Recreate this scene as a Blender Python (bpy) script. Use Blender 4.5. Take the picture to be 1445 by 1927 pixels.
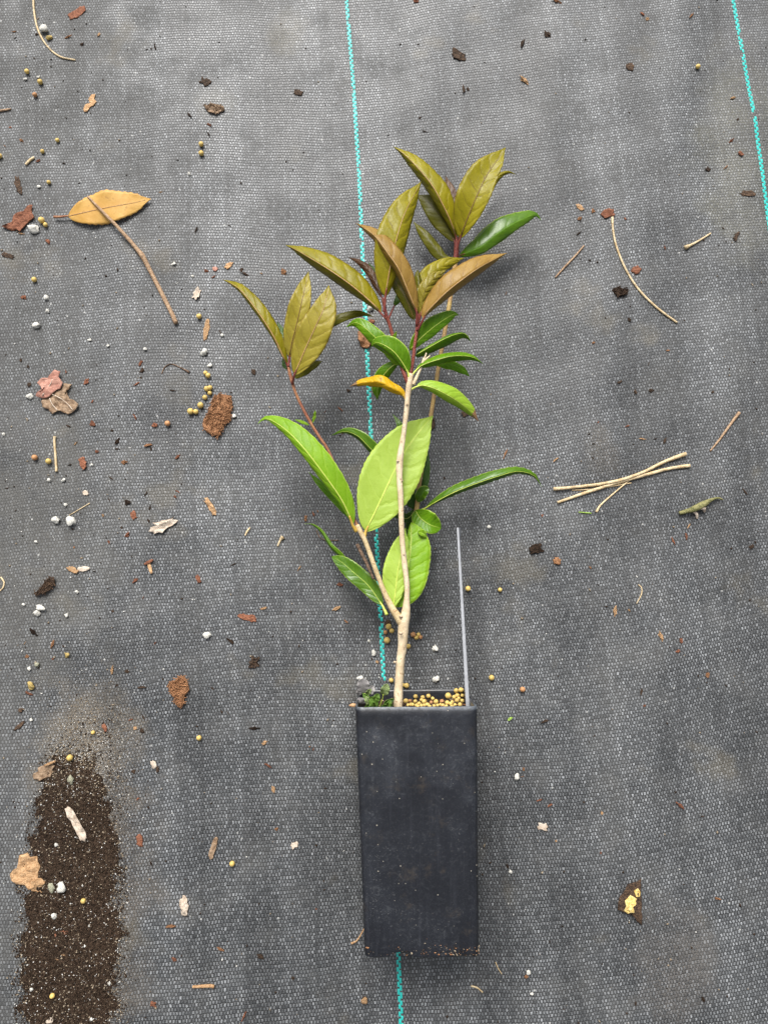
import bpy, math, random
import numpy as np
from mathutils import Vector, noise as mnoise

for o in list(bpy.data.objects): bpy.data.objects.remove(o)
scene = bpy.context.scene
COL = scene.collection
R = math.radians
rng = random.Random(7)

# ------------------------------------------------------------ camera, sky, sun, exposure
CAM_H, TILT = 0.518, R(8.5)           # phone held half a metre above the mat, tipped a little forward
IW, IH, FPX = 1445.0, 1927.0, 1447.0
cam_d = bpy.data.cameras.new('camera'); cam = bpy.data.objects.new('camera', cam_d); COL.objects.link(cam)
cam.location = (0, 0, CAM_H); cam.rotation_euler = (TILT, 0, 0)
cam_d.sensor_fit = 'VERTICAL'; cam_d.sensor_height = 36.0; cam_d.lens = 36.0*FPX/IH
cam_d.clip_start = 0.01; cam_d.clip_end = 50
scene.camera = cam

SUN_EL, SUN_AZ = R(49), R(-12)        # light comes from the far side, a little from the left
world = bpy.data.worlds.new('World'); scene.world = world; world.use_nodes = True
wn = world.node_tree; wn.nodes.clear()
sky = wn.nodes.new('ShaderNodeTexSky'); sky.sky_type = 'NISHITA'; sky.sun_disc = False
sky.sun_elevation = SUN_EL; sky.sun_rotation = SUN_AZ; sky.dust_density = 6.0; sky.air_density = 1.0
hsv = wn.nodes.new('ShaderNodeHueSaturation'); hsv.inputs['Saturation'].default_value = 0.22   # overcast: nearly white
bg = wn.nodes.new('ShaderNodeBackground'); bg.inputs['Strength'].default_value = 0.062
wo = wn.nodes.new('ShaderNodeOutputWorld')
wn.links.new(sky.outputs[0], hsv.inputs['Color']); wn.links.new(hsv.outputs[0], bg.inputs['Color']); wn.links.new(bg.outputs[0], wo.inputs[0])

sd = bpy.data.lights.new('sun', 'SUN'); sd.energy = 1.5; sd.angle = R(30); sd.color = (1.0, 0.97, 0.93)
sun = bpy.data.objects.new('sun', sd); COL.objects.link(sun)
sdir = Vector((math.sin(SUN_AZ)*math.cos(SUN_EL), math.cos(SUN_AZ)*math.cos(SUN_EL), math.sin(SUN_EL)))
sun.location = sdir*3; sun.rotation_euler = sdir.to_track_quat('Z', 'Y').to_euler()

scene.view_settings.view_transform = 'Standard'; scene.view_settings.look = 'None'
scene.view_settings.gamma = 1.0; scene.view_settings.use_curve_mapping = False
scene.view_settings.exposure = 1.42
scene.render.engine = 'CYCLES'
scene.render.resolution_x = 767; scene.render.resolution_y = 1024

# ------------------------------------------------------------ measuring: photo position + height above the mat -> place
CT, ST = math.cos(TILT), math.sin(TILT)
def ray(px, py):
    u = (px-IW/2)/FPX; v = (py-IH/2)/FPX
    return np.array([u, ST - v*CT, -CT - v*ST])
def P(px, py, h=0.0):                 # h in millimetres
    d = ray(px, py); t = (CAM_H - h*0.001)/(-d[2])
    return np.array([d[0]*t, d[1]*t, h*0.001])
def mpp(py, h=0.0):                   # metres per photo pixel
    v = (py-IH/2)/FPX
    return (CAM_H-h*0.001)/(CT+v*ST)/FPX

pot_c = P(785, 1560, 0)
def _flat(x, y):
    dx = np.maximum(np.abs(x-pot_c[0])-0.036, 0); dy = np.maximum(np.abs(y-pot_c[1])-0.075, 0)
    d = np.sqrt(dx*dx+dy*dy)
    return 1-np.exp(-(d/0.045)**2)
def matz(x, y):
    x = np.asarray(x, float); y = np.asarray(y, float)
    z = 0.0011*np.sin(x*38+1.1+1.2*np.sin(y*7)) + 0.0008*np.sin(x*71-y*19+0.4) + 0.0006*np.sin(y*63+x*31+2.0) \
        + 0.0005*np.sin(x*133+y*9+1.3*np.sin(y*23)) + 0.0004*np.sin(y*121-x*45)
    return (z*0.62-0.0002)*_flat(x, y) - 0.0005
def G(px, py):                        # place on the mat's own surface
    p = P(px, py); z = float(matz(p[0], p[1]))
    p = P(px, py, z*1000); p[2] = float(matz(p[0], p[1])); return p

# ------------------------------------------------------------ node helpers
class NT:
    def __init__(s, name):
        s.m = bpy.data.materials.new(name); s.m.use_nodes = True; s.t = s.m.node_tree; s.t.nodes.clear()
        s.out = s.t.nodes.new('ShaderNodeOutputMaterial')
    def n(s, ty, **kw):
        nd = s.t.nodes.new(ty)
        for k, v in kw.items(): setattr(nd, k, v)
        return nd
    def put(s, sock, v):
        if hasattr(v, 'is_output') or isinstance(v, bpy.types.NodeSocket): s.t.links.new(v, sock)
        elif isinstance(v, (tuple, list)) and len(v) == 3 and sock.type == 'RGBA': sock.default_value = (*v, 1)
        else: sock.default_value = v
    def f(s, op, a, b=None, c=None):
        nd = s.n('ShaderNodeMath', operation=op)
        s.put(nd.inputs[0], a)
        if b is not None: s.put(nd.inputs[1], b)
        if c is not None: s.put(nd.inputs[2], c)
        return nd.outputs[0]
    def ss(s, x, lo, hi, a=0.0, b=1.0):
        nd = s.n('ShaderNodeMapRange', interpolation_type='SMOOTHSTEP')
        s.put(nd.inputs[0], x); nd.inputs[1].default_value = lo; nd.inputs[2].default_value = hi
        nd.inputs[3].default_value = a; nd.inputs[4].default_value = b
        return nd.outputs[0]
    def mix(s, fac, a, b, blend='MIX'):
        nd = s.n('ShaderNodeMix', data_type='RGBA', blend_type=blend)
        s.put(nd.inputs[0], fac); s.put(nd.inputs[6], a); s.put(nd.inputs[7], b)
        return nd.outputs[2]
    def noise(s, scale, detail=3.0, vec=None, rough=0.55, out=0, dist=0.0):
        nd = s.n('ShaderNodeTexNoise'); nd.inputs['Scale'].default_value = scale; nd.inputs['Detail'].default_value = detail
        nd.inputs['Roughness'].default_value = rough; nd.inputs['Distortion'].default_value = dist
        if vec is not None: s.put(nd.inputs['Vector'], vec)
        return nd.outputs[out]
    def pos(s): return s.n('ShaderNodeNewGeometry').outputs['Position']
    def obj(s): return s.n('ShaderNodeTexCoord').outputs['Object']
    def rnd(s): return s.n('ShaderNodeObjectInfo').outputs['Random']
    def sep(s, v):
        nd = s.n('ShaderNodeSeparateXYZ'); s.put(nd.inputs[0], v); return nd.outputs
    def comb(s, x, y, z=0.0):
        nd = s.n('ShaderNodeCombineXYZ'); s.put(nd.inputs[0], x); s.put(nd.inputs[1], y); s.put(nd.inputs[2], z); return nd.outputs[0]
    def bump(s, h, dist, strength=1.0, normal=None):
        nd = s.n('ShaderNodeBump'); s.put(nd.inputs['Height'], h); nd.inputs['Distance'].default_value = dist
        nd.inputs['Strength'].default_value = strength
        if normal is not None: s.put(nd.inputs['Normal'], normal)
        return nd.outputs[0]
    def bsdf(s, col, rough=0.6, spec=0.5, normal=None, link=True):
        nd = s.n('ShaderNodeBsdfPrincipled'); s.put(nd.inputs['Base Color'], col); s.put(nd.inputs['Roughness'], rough)
        s.put(nd.inputs['Specular IOR Level'], spec)
        if normal is not None: s.put(nd.inputs['Normal'], normal)
        if link: s.t.links.new(nd.outputs[0], s.out.inputs[0])
        return nd
MAT = {}

# ------------------------------------------------------------ object helpers
WORLD_AT = {}
def mk(name, verts, faces, mat, parent=None, origin=None, smooth=True, uv=None, mats=None, fmat=None):
    v = np.asarray(verts, float)
    if parent is not None: org = WORLD_AT[parent.name]
    elif origin is not None: org = np.asarray(origin, float)
    else: org = np.array([v[:, 0].mean(), v[:, 1].mean(), v[:, 2].min()])
    me = bpy.data.meshes.new(name); me.from_pydata((v-org).tolist(), [], [tuple(int(i) for i in f) for f in faces])
    if uv is not None:
        lay = me.uv_layers.new(name='UVMap'); li = np.zeros(len(me.loops), np.int32); me.loops.foreach_get('vertex_index', li)
        lay.data.foreach_set('uv', np.asarray(uv, np.float32)[li].ravel())
    for m_ in (mats or [mat]): me.materials.append(m_)
    if fmat is not None: me.polygons.foreach_set('material_index', np.asarray(fmat, np.int32))
    if smooth: me.polygons.foreach_set('use_smooth', [True]*len(me.polygons))
    me.update()
    o = bpy.data.objects.new(name, me); COL.objects.link(o)
    if parent is not None: o.parent = parent; WORLD_AT[o.name] = org
    else: o.location = org; WORLD_AT[o.name] = org
    return o
def empty(name, loc):
    o = bpy.data.objects.new(name, None); COL.objects.link(o); o.location = loc; o.empty_display_size = 0.01
    WORLD_AT[o.name] = np.asarray(loc, float); return o
def tag(o, label=None, cat=None, group=None, kind=None):
    if label: o['label'] = label
    if cat: o['category'] = cat
    if group: o['group'] = group
    if kind: o['kind'] = kind
    return o

def catmull(pts, n):
    p = np.asarray(pts, float)
    if len(p) == 2: p = np.array([p[0], (p[0]+p[1])/2, p[1]])
    seg = np.linalg.norm(np.diff(p[:, :3], axis=0), axis=1); s = np.concatenate([[0], np.cumsum(np.maximum(seg, 1e-7))]); s /= s[-1]
    t = np.linspace(0, 1, n); out = np.zeros((n, p.shape[1]))
    m = np.zeros_like(p)
    for i in range(len(p)):
        a, b = max(i-1, 0), min(i+1, len(p)-1); m[i] = (p[b]-p[a])/(s[b]-s[a])
    for k, tt in enumerate(t):
        i = min(max(np.searchsorted(s, tt, side='right')-1, 0), len(p)-2); h = s[i+1]-s[i]; q = (tt-s[i])/h
        out[k] = (2*q**3-3*q**2+1)*p[i] + (q**3-2*q**2+q)*h*m[i] + (-2*q**3+3*q**2)*p[i+1] + (q**3-q**2)*h*m[i+1]
    return out

def tube(pts4, n, k=8, bump=0.0, seed=0, sub=6, flat=1.0):
    """pts4 rows x,y,z,radius -> verts, faces of a closed tapered tube"""
    c = catmull(pts4, n); p = c[:, :3]; r = np.maximum(c[:, 3], 1e-5)
    tan = np.gradient(p, axis=0); tan /= np.linalg.norm(tan, axis=1)[:, None]+1e-12
    up = np.array([0, 0, 1.0]); vs = []; fs = []
    for i in range(n):
        a = up - tan[i]*np.dot(up, tan[i])
        if np.linalg.norm(a) < 1e-3: a = np.array([0, 1.0, 0]) - tan[i]*tan[i][1]
        a /= np.linalg.norm(a); b = np.cross(tan[i], a)
        for j in range(k):
            an = 2*math.pi*j/k; rr = r[i]
            if bump: rr *= 1+bump*mnoise.noise(Vector((i*0.35*sub/6+seed*7.1, math.cos(an)*1.2, math.sin(an)*1.2)))
            vs.append(p[i] + (a*math.cos(an)*flat + b*math.sin(an))*rr)
    for i in range(n-1):
        for j in range(k): fs.append((i*k+j, i*k+(j+1) % k, (i+1)*k+(j+1) % k, (i+1)*k+j))
    fs.append(tuple(range(k-1, -1, -1))); fs.append(tuple(range((n-1)*k, n*k)))
    return np.array(vs), fs

# ------------------------------------------------------------ materials
def mat_mat():
    s = NT('woven_mat')
    uv = s.sep(s.n('ShaderNodeUVMap', uv_map='UVMap').outputs[0])
    pos = s.pos(); px = s.sep(pos)
    d1 = s.noise(260, 2, pos, out=1); d = s.sep(d1)
    a = s.f('ADD', s.f('MULTIPLY', uv[0], 1/0.00200), s.f('MULTIPLY', s.f('SUBTRACT', d[0], 0.5), 0.8))
    b = s.f('ADD', s.f('MULTIPLY', uv[1], 1/0.00215), s.f('MULTIPLY', s.f('SUBTRACT', d[1], 0.5), 0.8))
    row = s.f('FLOOR', b); par = s.f('FLOORED_MODULO', row, 2.0) if False else s.f('MULTIPLY', s.f('FRACT', s.f('MULTIPLY', row, 0.5)), 2.0)
    a2 = s.f('ADD', a, s.f('MULTIPLY', par, 0.5)); col = s.f('FLOOR', a2)
    fx = s.f('ABSOLUTE', s.f('SUBTRACT', s.f('SUBTRACT', a2, col), 0.5)); fy = s.f('ABSOLUTE', s.f('SUBTRACT', s.f('SUBTRACT', b, row), 0.5))
    wnz = s.n('ShaderNodeTexWhiteNoise', noise_dimensions='2D'); s.put(wnz.inputs['Vector'], s.comb(col, row)); rn = wnz.outputs['Value']
    w2 = s.n('ShaderNodeTexWhiteNoise', noise_dimensions='1D'); s.put(w2.inputs['W'], s.f('ADD', s.f('MULTIPLY', col, 2.0), par)); kc = s.f('ADD', 0.72, s.f('MULTIPLY', w2.outputs['Value'], 0.56))
    w3 = s.n('ShaderNodeTexWhiteNoise', noise_dimensions='1D'); s.put(w3.inputs['W'], row); kr = s.f('ADD', 0.65, s.f('MULTIPLY', w3.outputs['Value'], 0.70))
    wm = s.f('MULTIPLY', s.ss(fx, 0.19, 0.36, 1, 0), s.ss(fy, 0.34, 0.48, 1, 0.0))   # a warp tape riding over the weft
    gap = s.f('MULTIPLY', s.f('MULTIPLY', s.ss(fy, 0.33, 0.47), s.ss(fx, 0.22, 0.46, 1, 0.35)), s.f('ADD', 0.55, s.f('MULTIPLY', wnz.outputs['Value'], 0.45)))  # dark slot where it dives under
    side = s.f('MULTIPLY', s.ss(fx, 0.26, 0.38), s.ss(fx, 0.38, 0.5, 1, 0.3))
    hgt = s.f('SUBTRACT', s.f('MAXIMUM', wm, 0.5), s.f('ADD', s.f('MULTIPLY', gap, 0.5), s.f('MULTIPLY', side, 0.15)))
    # worn, matted areas where the weave is filled with dust
    n_big = s.noise(9, 3, pos); n_mid = s.noise(38, 3, pos); n_fine = s.noise(900, 2, pos); n_gr = s.noise(2600, 1, pos)
    left = s.ss(px[0], -0.26, -0.13, 1, 0)
    low = s.ss(px[1], -0.02, 0.02, 1, 0)
    dusty = s.ss(s.f('ADD', s.f('ADD', s.f('MULTIPLY', n_mid, 0.55), s.f('MULTIPLY', n_big, 0.35)), s.f('MULTIPLY', left, 0.16)), 0.40, 0.68)
    n_pt = s.noise(330, 2, pos); kp = s.ss(n_pt, 0.3, 0.7, 0.78, 1.24)
    warp_c = s.mix(rn, (0.070, 0.075, 0.079), (0.205, 0.215, 0.224))
    weft_c = s.mix(n_fine, (0.026, 0.028, 0.030), (0.085, 0.090, 0.094))
    kcp = s.f('MULTIPLY', kc, kp); warp_c = s.mix(1.0, warp_c, s.comb(kcp, kcp, kcp), 'MULTIPLY'); weft_c = s.mix(1.0, weft_c, s.comb(kr, kr, kr), 'MULTIPLY')
    c = s.mix(s.f('MULTIPLY', side, 0.80), weft_c, (0.012, 0.012, 0.013)); c = s.mix(wm, c, warp_c); c = s.mix(gap, c, (0.005, 0.005, 0.0055))
    n_fold_shade = s.noise(1.0, 2, s.comb(s.f('MULTIPLY', uv[0], 26.0), s.f('MULTIPLY', uv[1], 5.0), 9.0), rough=0.6)
    fade_and_folds = s.f('MULTIPLY', s.ss(n_big, 0.35, 0.65, 0.80, 1.06), s.ss(n_fold_shade, 0.32, 0.68, 0.70, 1.16))   # patchy fading, plus the folds' light and shade painted in as long bands
    c = s.mix(1.0, c, s.comb(fade_and_folds, fade_and_folds, fade_and_folds), 'MULTIPLY')
    dust_c = s.mix(s.ss(n_gr, 0.35, 0.65), (0.060, 0.058, 0.052), (0.135, 0.130, 0.118))
    c = s.mix(s.f('MULTIPLY', dusty, 0.30), c, dust_c)
    # brown, yellowish stains with their own outline
    st = s.ss(s.noise(17, 3, s.comb(px[0], px[1], 3.7), rough=0.62), 0.60, 0.72)
    c = s.mix(s.f('MULTIPLY', st, 0.30), c, (0.135, 0.115, 0.075))
    n_sp = s.noise(1300, 2, pos, rough=0.75)
    for (qx, qy, rx, ry, am, cc) in ((165, 1420, 0.040, 0.050, 0.75, (0.17, 0.135, 0.09)), (175, 1720, 0.042, 0.105, 0.55, (0.12, 0.092, 0.062)), (90, 1000, 0.06, 0.10, 0.40, (0.12, 0.115, 0.10)), (1270, 1830, 0.026, 0.038, 0.6, (0.13, 0.115, 0.10)), (1410, 300, 0.045, 0.09, 0.35, (0.17, 0.16, 0.09)), (540, 60, 0.018, 0.020, 0.45, (0.22, 0.20, 0.15)), (1130, 860, 0.014, 0.022, 0.5, (0.10, 0.08, 0.055)), (405, 195, 0.016, 0.016, 0.45, (0.22, 0.21, 0.17))):
        w0 = P(qx, qy); ex = s.f('DIVIDE', s.f('SUBTRACT', px[0], float(w0[0])), rx); ey = s.f('DIVIDE', s.f('SUBTRACT', px[1], float(w0[1])), ry)
        dd = s.f('ADD', s.f('MULTIPLY', ex, ex), s.f('MULTIPLY', ey, ey))
        k_ = s.ss(s.f('ADD', s.f('MULTIPLY', dd, 0.5), s.f('MULTIPLY', s.f('SUBTRACT', 0.5, n_mid), 1.6)), -0.1, 0.70, am, 0.0)
        c = s.mix(s.f('MULTIPLY', k_, s.ss(n_sp, 0.42, 0.62, 0.12, 1.0)), c, cc)
    # pale specks of lime and perlite dust
    vor = s.n('ShaderNodeTexVoronoi', feature='F1'); vor.inputs['Scale'].default_value = 330; s.put(vor.inputs['Vector'], pos)
    vs_ = s.sep(vor.outputs['Color'])
    spk = s.f('MULTIPLY', s.f('LESS_THAN', vor.outputs['Distance'], s.f('MULTIPLY', vs_[1], 0.24)), s.f('GREATER_THAN', s.f('ADD', vs_[0], s.f('MULTIPLY', left, 0.06)), 0.965))
    c = s.mix(s.f('MULTIPLY', spk, 0.75), c, (0.42, 0.42, 0.40))
    hh = s.f('ADD', hgt, s.f('MULTIPLY', n_gr, 0.25))
    hh = s.f('ADD', s.f('MULTIPLY', hh, s.f('SUBTRACT', 1.0, s.f('MULTIPLY', dusty, 0.45))), 0.0)
    nb = s.bump(hh, 0.00034, 0.95)
    rough = s.f('ADD', 0.42, s.f('MULTIPLY', dusty, 0.33))
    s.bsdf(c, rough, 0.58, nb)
    return s.m
MAT['mat'] = mat_mat()

def simple(name, c1, c2, rough=0.7, spec=0.3, scale=400, bump=0.0003, detail=4, coord='obj', hue=0.0):
    s = NT(name); v = s.obj() if coord == 'obj' else s.pos()
    rd = s.rnd()
    off = s.n('ShaderNodeVectorMath', operation='ADD'); s.put(off.inputs[0], v); s.put(off.inputs[1], s.comb(rd, rd, rd))
    n = s.noise(scale, detail, off.outputs[0]); fac = s.ss(n, 0.3, 0.7)
    c = s.mix(fac, c1, c2)
    if name.startswith(('bark', 'dead', 'peat', 'yellow_crust', 'moss', 'twig', 'straw')):
        st_ = s.n('ShaderNodeMapping'); s.put(st_.inputs[0], off.outputs[0]); st_.inputs['Rotation'].default_value = (0, 0, 0.6); st_.inputs['Scale'].default_value = (scale*0.45, scale*2.4, scale)
        pit = s.noise(1.0, 5, st_.outputs[0], rough=0.7); n3 = s.noise(scale*2.5, 3, off.outputs[0], rough=0.7)
        c = s.mix(s.f('MULTIPLY', s.ss(pit, 0.50, 0.68), 0.62), c, tuple(q*0.28 for q in c1)); c = s.mix(s.f('MULTIPLY', s.ss(n3, 0.56, 0.70), 0.55), c, tuple(min(1, q*1.35) for q in c2))
        n = s.f('ADD', n, s.f('MULTIPLY', pit, -0.8))
    if hue:
        k = s.f('ADD', 1-hue/2, s.f('MULTIPLY', rd, hue)); c = s.mix(1.0, c, s.comb(k, k, k), 'MULTIPLY')
    s.bsdf(c, rough, spec, s.bump(n, bump))
    MAT[name] = s.m; return s.m
simple('teal', (0.012, 0.36, 0.32), (0.025, 0.50, 0.46), 0.4, 0.5, 1500, 0.0001)
simple('pellet', (0.54, 0.36, 0.085), (0.66, 0.49, 0.17), 0.45, 0.4, 500, 0.0001, hue=0.25)
simple('pellet_brown', (0.38, 0.17, 0.07), (0.50, 0.27, 0.12), 0.5, 0.4, 500, 0.0001, hue=0.25)
simple('perlite', (0.50, 0.48, 0.42), (0.74, 0.73, 0.68), 0.85, 0.2, 900, 0.0003, hue=0.2)
simple('stone_grey', (0.22, 0.22, 0.15), (0.45, 0.44, 0.33), 0.85, 0.2, 900, 0.0003)
simple('bark_red', (0.15, 0.055, 0.030), (0.30, 0.125, 0.07), 0.8, 0.25, 700, 0.0005, hue=0.5)
simple('bark_tan', (0.36, 0.20, 0.095), (0.55, 0.36, 0.20), 0.85, 0.2, 700, 0.0005, hue=0.4)
simple('bark_dark', (0.022, 0.014, 0.010), (0.10, 0.060, 0.035), 0.8, 0.3, 800, 0.0006, hue=0.5)
simple('bark_fibre', (0.17, 0.075, 0.035), (0.42, 0.22, 0.11), 0.85, 0.2, 1300, 0.0006, hue=0.2)
simple('peat', (0.012, 0.008, 0.006), (0.060, 0.036, 0.022), 0.9, 0.2, 1500, 0.0006, hue=0.4)
simple('straw', (0.46, 0.33, 0.17), (0.64, 0.52, 0.33), 0.6, 0.35, 300, 0.0001, hue=0.2)
simple('twig', (0.25, 0.15, 0.085), (0.42, 0.29, 0.18), 0.65, 0.3, 500, 0.0003)
simple('twig_dark', (0.07, 0.045, 0.03), (0.20, 0.13, 0.085), 0.75, 0.3, 600, 0.0003)
simple('dead_pink', (0.33, 0.145, 0.105), (0.46, 0.25, 0.19), 0.7, 0.3, 260, 0.0004)
simple('dead_brown', (0.17, 0.105, 0.06), (0.33, 0.235, 0.155), 0.75, 0.3, 350, 0.0004)
simple('dead_pale', (0.42, 0.33, 0.25), (0.60, 0.52, 0.43), 0.75, 0.3, 300, 0.0003, hue=0.2)
simple('yellow_crust', (0.55, 0.36, 0.08), (0.72, 0.58, 0.26), 0.8, 0.25, 700, 0.0006)
simple('moss_bit', (0.10, 0.105, 0.035), (0.27, 0.25, 0.11), 0.75, 0.3, 500, 0.0004)
simple('tag_plastic', (0.27, 0.28, 0.30), (0.33, 0.34, 0.36), 0.35, 0.5, 200, 0.00002)
simple('green_bit', (0.18, 0.30, 0.04), (0.30, 0.45, 0.08), 0.5, 0.4, 300, 0.0001)
simple('grain_soil', (0.011, 0.007, 0.0045), (0.058, 0.037, 0.024), 0.9, 0.15, 900, 0.0003, coord='pos')
simple('grain_tan', (0.16, 0.12, 0.08), (0.36, 0.30, 0.22), 0.9, 0.15, 900, 0.0003, coord='pos')
simple('grain_white', (0.50, 0.49, 0.45), (0.72, 0.71, 0.68), 0.9, 0.15, 900, 0.0003, coord='pos')

TLY = (P(668, 1331, 70)[1]-P(686, 1803, 65)[1])/2      # mouth edge in the pot's own frame
def mat_pot():
    s = NT('black_plastic'); v = s.obj(); o = s.sep(v)
    n1 = s.noise(28, 5, v, rough=0.6); n2 = s.noise(260, 5, v, rough=0.75, dist=1.5)
    st = s.n('ShaderNodeMapping'); s.put(st.inputs[0], v); st.inputs['Scale'].default_value = (380, 14, 380)
    streak = s.noise(1.0, 4, st.outputs[0], rough=0.7)
    worn = s.ss(o[1], -0.03, 0.07)                                  # handled end: chalky, scuffed plastic
    haze = s.f('MULTIPLY', s.ss(n1, 0.36, 0.74), s.f('ADD', 0.25, s.f('MULTIPLY', worn, 0.65)))
    scuff = s.f('MULTIPLY', s.ss(n2, 0.50, 0.70), s.f('ADD', 0.16, s.f('MULTIPLY', haze, 0.84)))
    c = s.mix(haze, (0.0065, 0.0074, 0.0105), (0.023, 0.027, 0.036))
    c = s.mix(s.f('MULTIPLY', s.ss(streak, 0.5, 0.8), 0.35), c, (0.034, 0.037, 0.047))
    c = s.mix(s.f('MULTIPLY', scuff, 0.55), c, (0.115, 0.122, 0.132))
    fine = s.f('MULTIPLY', s.ss(s.noise(900, 3, v, rough=0.8), 0.60, 0.72), s.f('ADD', 0.15, s.f('MULTIPLY', s.ss(n1, 0.45, 0.6), 0.55)))
    c = s.mix(fine, c, (0.15, 0.15, 0.15))
    lip = s.f('MULTIPLY', s.ss(o[1], float(TLY)-0.0022, float(TLY)-0.0004), s.f('MULTIPLY', s.ss(o[2], 0.055, 0.064), s.ss(s.noise(300, 2, v), 0.35, 0.6, 0.25, 0.8)))
    c = s.mix(lip, c, (0.11, 0.125, 0.145))
    brown = s.f('MULTIPLY', s.ss(s.noise(60, 5, s.comb(o[0], o[1], 4.0), rough=0.7), 0.56, 0.72), 0.30)
    c = s.mix(brown, c, (0.085, 0.066, 0.045))
    vor = s.n('ShaderNodeTexVoronoi', feature='F1'); vor.inputs['Scale'].default_value = 330; s.put(vor.inputs['Vector'], v)
    q = s.sep(vor.outputs['Color'])
    sp = s.f('MULTIPLY', s.f('LESS_THAN', vor.outputs['Distance'], s.f('MULTIPLY', q[1], 0.15)), s.f('GREATER_THAN', q[0], 0.62))
    c = s.mix(s.f('MULTIPLY', sp, 0.65), c, (0.40, 0.37, 0.30))
    rough = s.f('ADD', 0.30, s.f('MULTIPLY', haze, 0.22))
    s.bsdf(c, rough, 0.5, s.bump(s.f('ADD', s.f('MULTIPLY', n2, 0.4), s.f('MULTIPLY', n1, 2.0)), 0.00018))
    return s.m
MAT['pot'] = mat_pot()

def leaf_mat(name, blade, blade2, vein, edge, rough=0.42, spec=0.26, vein_w=0.05, vein_amt=0.6, rib_amt=0.8, edge_amt=0.6, trans=0.28, tip=None, spots=None, bump=0.00016, nveins=8.0):
    s = NT(name); uv = s.sep(s.n('ShaderNodeUVMap', uv_map='UVMap').outputs[0]); v = s.obj(); rd = s.rnd()
    sx = s.f('MULTIPLY', s.f('ABSOLUTE', s.f('SUBTRACT', uv[0], 0.5)), 2.0); t = uv[1]
    side = s.f('GREATER_THAN', uv[0], 0.5)
    wob = s.f('MULTIPLY', s.f('SUBTRACT', s.noise(120, 2, v), 0.5), 0.12)
    q = s.f('ADD', s.f('MULTIPLY', s.f('SUBTRACT', s.f('ADD', t, wob), s.f('MULTIPLY', s.f('POWER', sx, 1.35), 0.16)), nveins), s.f('ADD', s.f('MULTIPLY', side, 0.37), rd))
    fr = s.f('ABSOLUTE', s.f('SUBTRACT', s.f('FRACT', q), 0.5))           # 0.5 at a vein
    vn = s.f('MULTIPLY', s.ss(fr, 0.5-vein_w, 0.5-vein_w*0.25), s.ss(sx, 0.72, 0.95, 1, 0))
    rib = s.ss(sx, 0.02, 0.07, 1, 0)
    net = s.n('ShaderNodeTexVoronoi', feature='DISTANCE_TO_EDGE'); net.inputs['Scale'].default_value = 520; s.put(net.inputs['Vector'], v)
    netv = s.ss(net.outputs['Distance'], 0.0, 0.18, 1, 0)
    n1 = s.noise(70, 4, v); n2 = s.noise(600, 3, v)
    c = s.mix(s.ss(s.f('ADD', s.f('MULTIPLY', n1, 0.75), s.f('MULTIPLY', n2, 0.25)), 0.33, 0.67), blade, blade2)
    k = s.f('ADD', 0.90, s.f('MULTIPLY', rd, 0.20)); c = s.mix(1.0, c, s.comb(k, k, k), 'MULTIPLY')
    c = s.mix(s.f('MULTIPLY', netv, 0.10), c, vein)
    c = s.mix(s.f('MULTIPLY', vn, vein_amt), c, vein)
    c = s.mix(s.f('MULTIPLY', rib, rib_amt), c, edge if rib_amt > 0.85 else vein)
    c = s.mix(s.f('MULTIPLY', s.ss(sx, 0.90, 0.985), edge_amt), c, edge)
    if tip:
        tt = s.ss(s.f('ADD', t, s.f('MULTIPLY', s.f('SUBTRACT', n1, 0.5), 0.25)), tip[0], tip[0]+0.015); c = s.mix(tt, c, tip[1])
    if spots:
        c = s.mix(s.ss(s.noise(260, 3, v), 0.62, 0.68), c, spots)
    h = s.f('ADD', s.f('ADD', s.f('MULTIPLY', s.ss(fr, 0.18, 0.5), -1.0), s.f('MULTIPLY', netv, -0.10)), s.f('MULTIPLY', n2, 0.2))
    nb = s.bump(h, bump)
    b = s.bsdf(c, rough, spec, nb, link=False)
    tr = s.n('ShaderNodeBsdfTranslucent'); s.put(tr.inputs['Color'], s.mix(1.0, c, (1.25, 1.2, 0.55), 'MULTIPLY')); s.put(tr.inputs['Normal'], nb)
    ms = s.n('ShaderNodeMixShader'); ms.inputs[0].default_value = trans
    s.t.links.new(b.outputs[0], ms.inputs[1]); s.t.links.new(tr.outputs[0], ms.inputs[2]); s.t.links.new(ms.outputs[0], s.out.inputs[0])
    MAT[name] = s.m
leaf_mat('bronze', (0.275, 0.228, 0.018), (0.355, 0.295, 0.042), (0.105, 0.060, 0.018), (0.15, 0.07, 0.02), vein_w=0.035, vein_amt=0.5, rib_amt=0.6, edge_amt=0.5, rough=0.36, nveins=7, bump=0.00026)
leaf_mat('bronze_rosy', (0.31, 0.185, 0.035), (0.38, 0.24, 0.06), (0.13, 0.055, 0.025), (0.17, 0.07, 0.03), vein_w=0.03, vein_amt=0.6, rib_amt=0.2, edge_amt=0.4, rough=0.40, nveins=7)
leaf_mat('bronze_gold', (0.225, 0.198, 0.004), (0.310, 0.268, 0.010), (0.12, 0.075, 0.015), (0.16, 0.085, 0.02), vein_w=0.03, vein_amt=0.75, rib_amt=0.3, edge_amt=0.4, rough=0.36, nveins=7, bump=0.00022)
leaf_mat('maroon', (0.075, 0.034, 0.014), (0.125, 0.062, 0.022), (0.05, 0.02, 0.01), (0.10, 0.04, 0.02), rough=0.35, vein_amt=0.3)
leaf_mat('olive', (0.090, 0.092, 0.003), (0.145, 0.138, 0.005), (0.07, 0.055, 0.012), (0.13, 0.10, 0.02), rough=0.38, vein_amt=0.4, vein_w=0.03, bump=0.00006)
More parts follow.
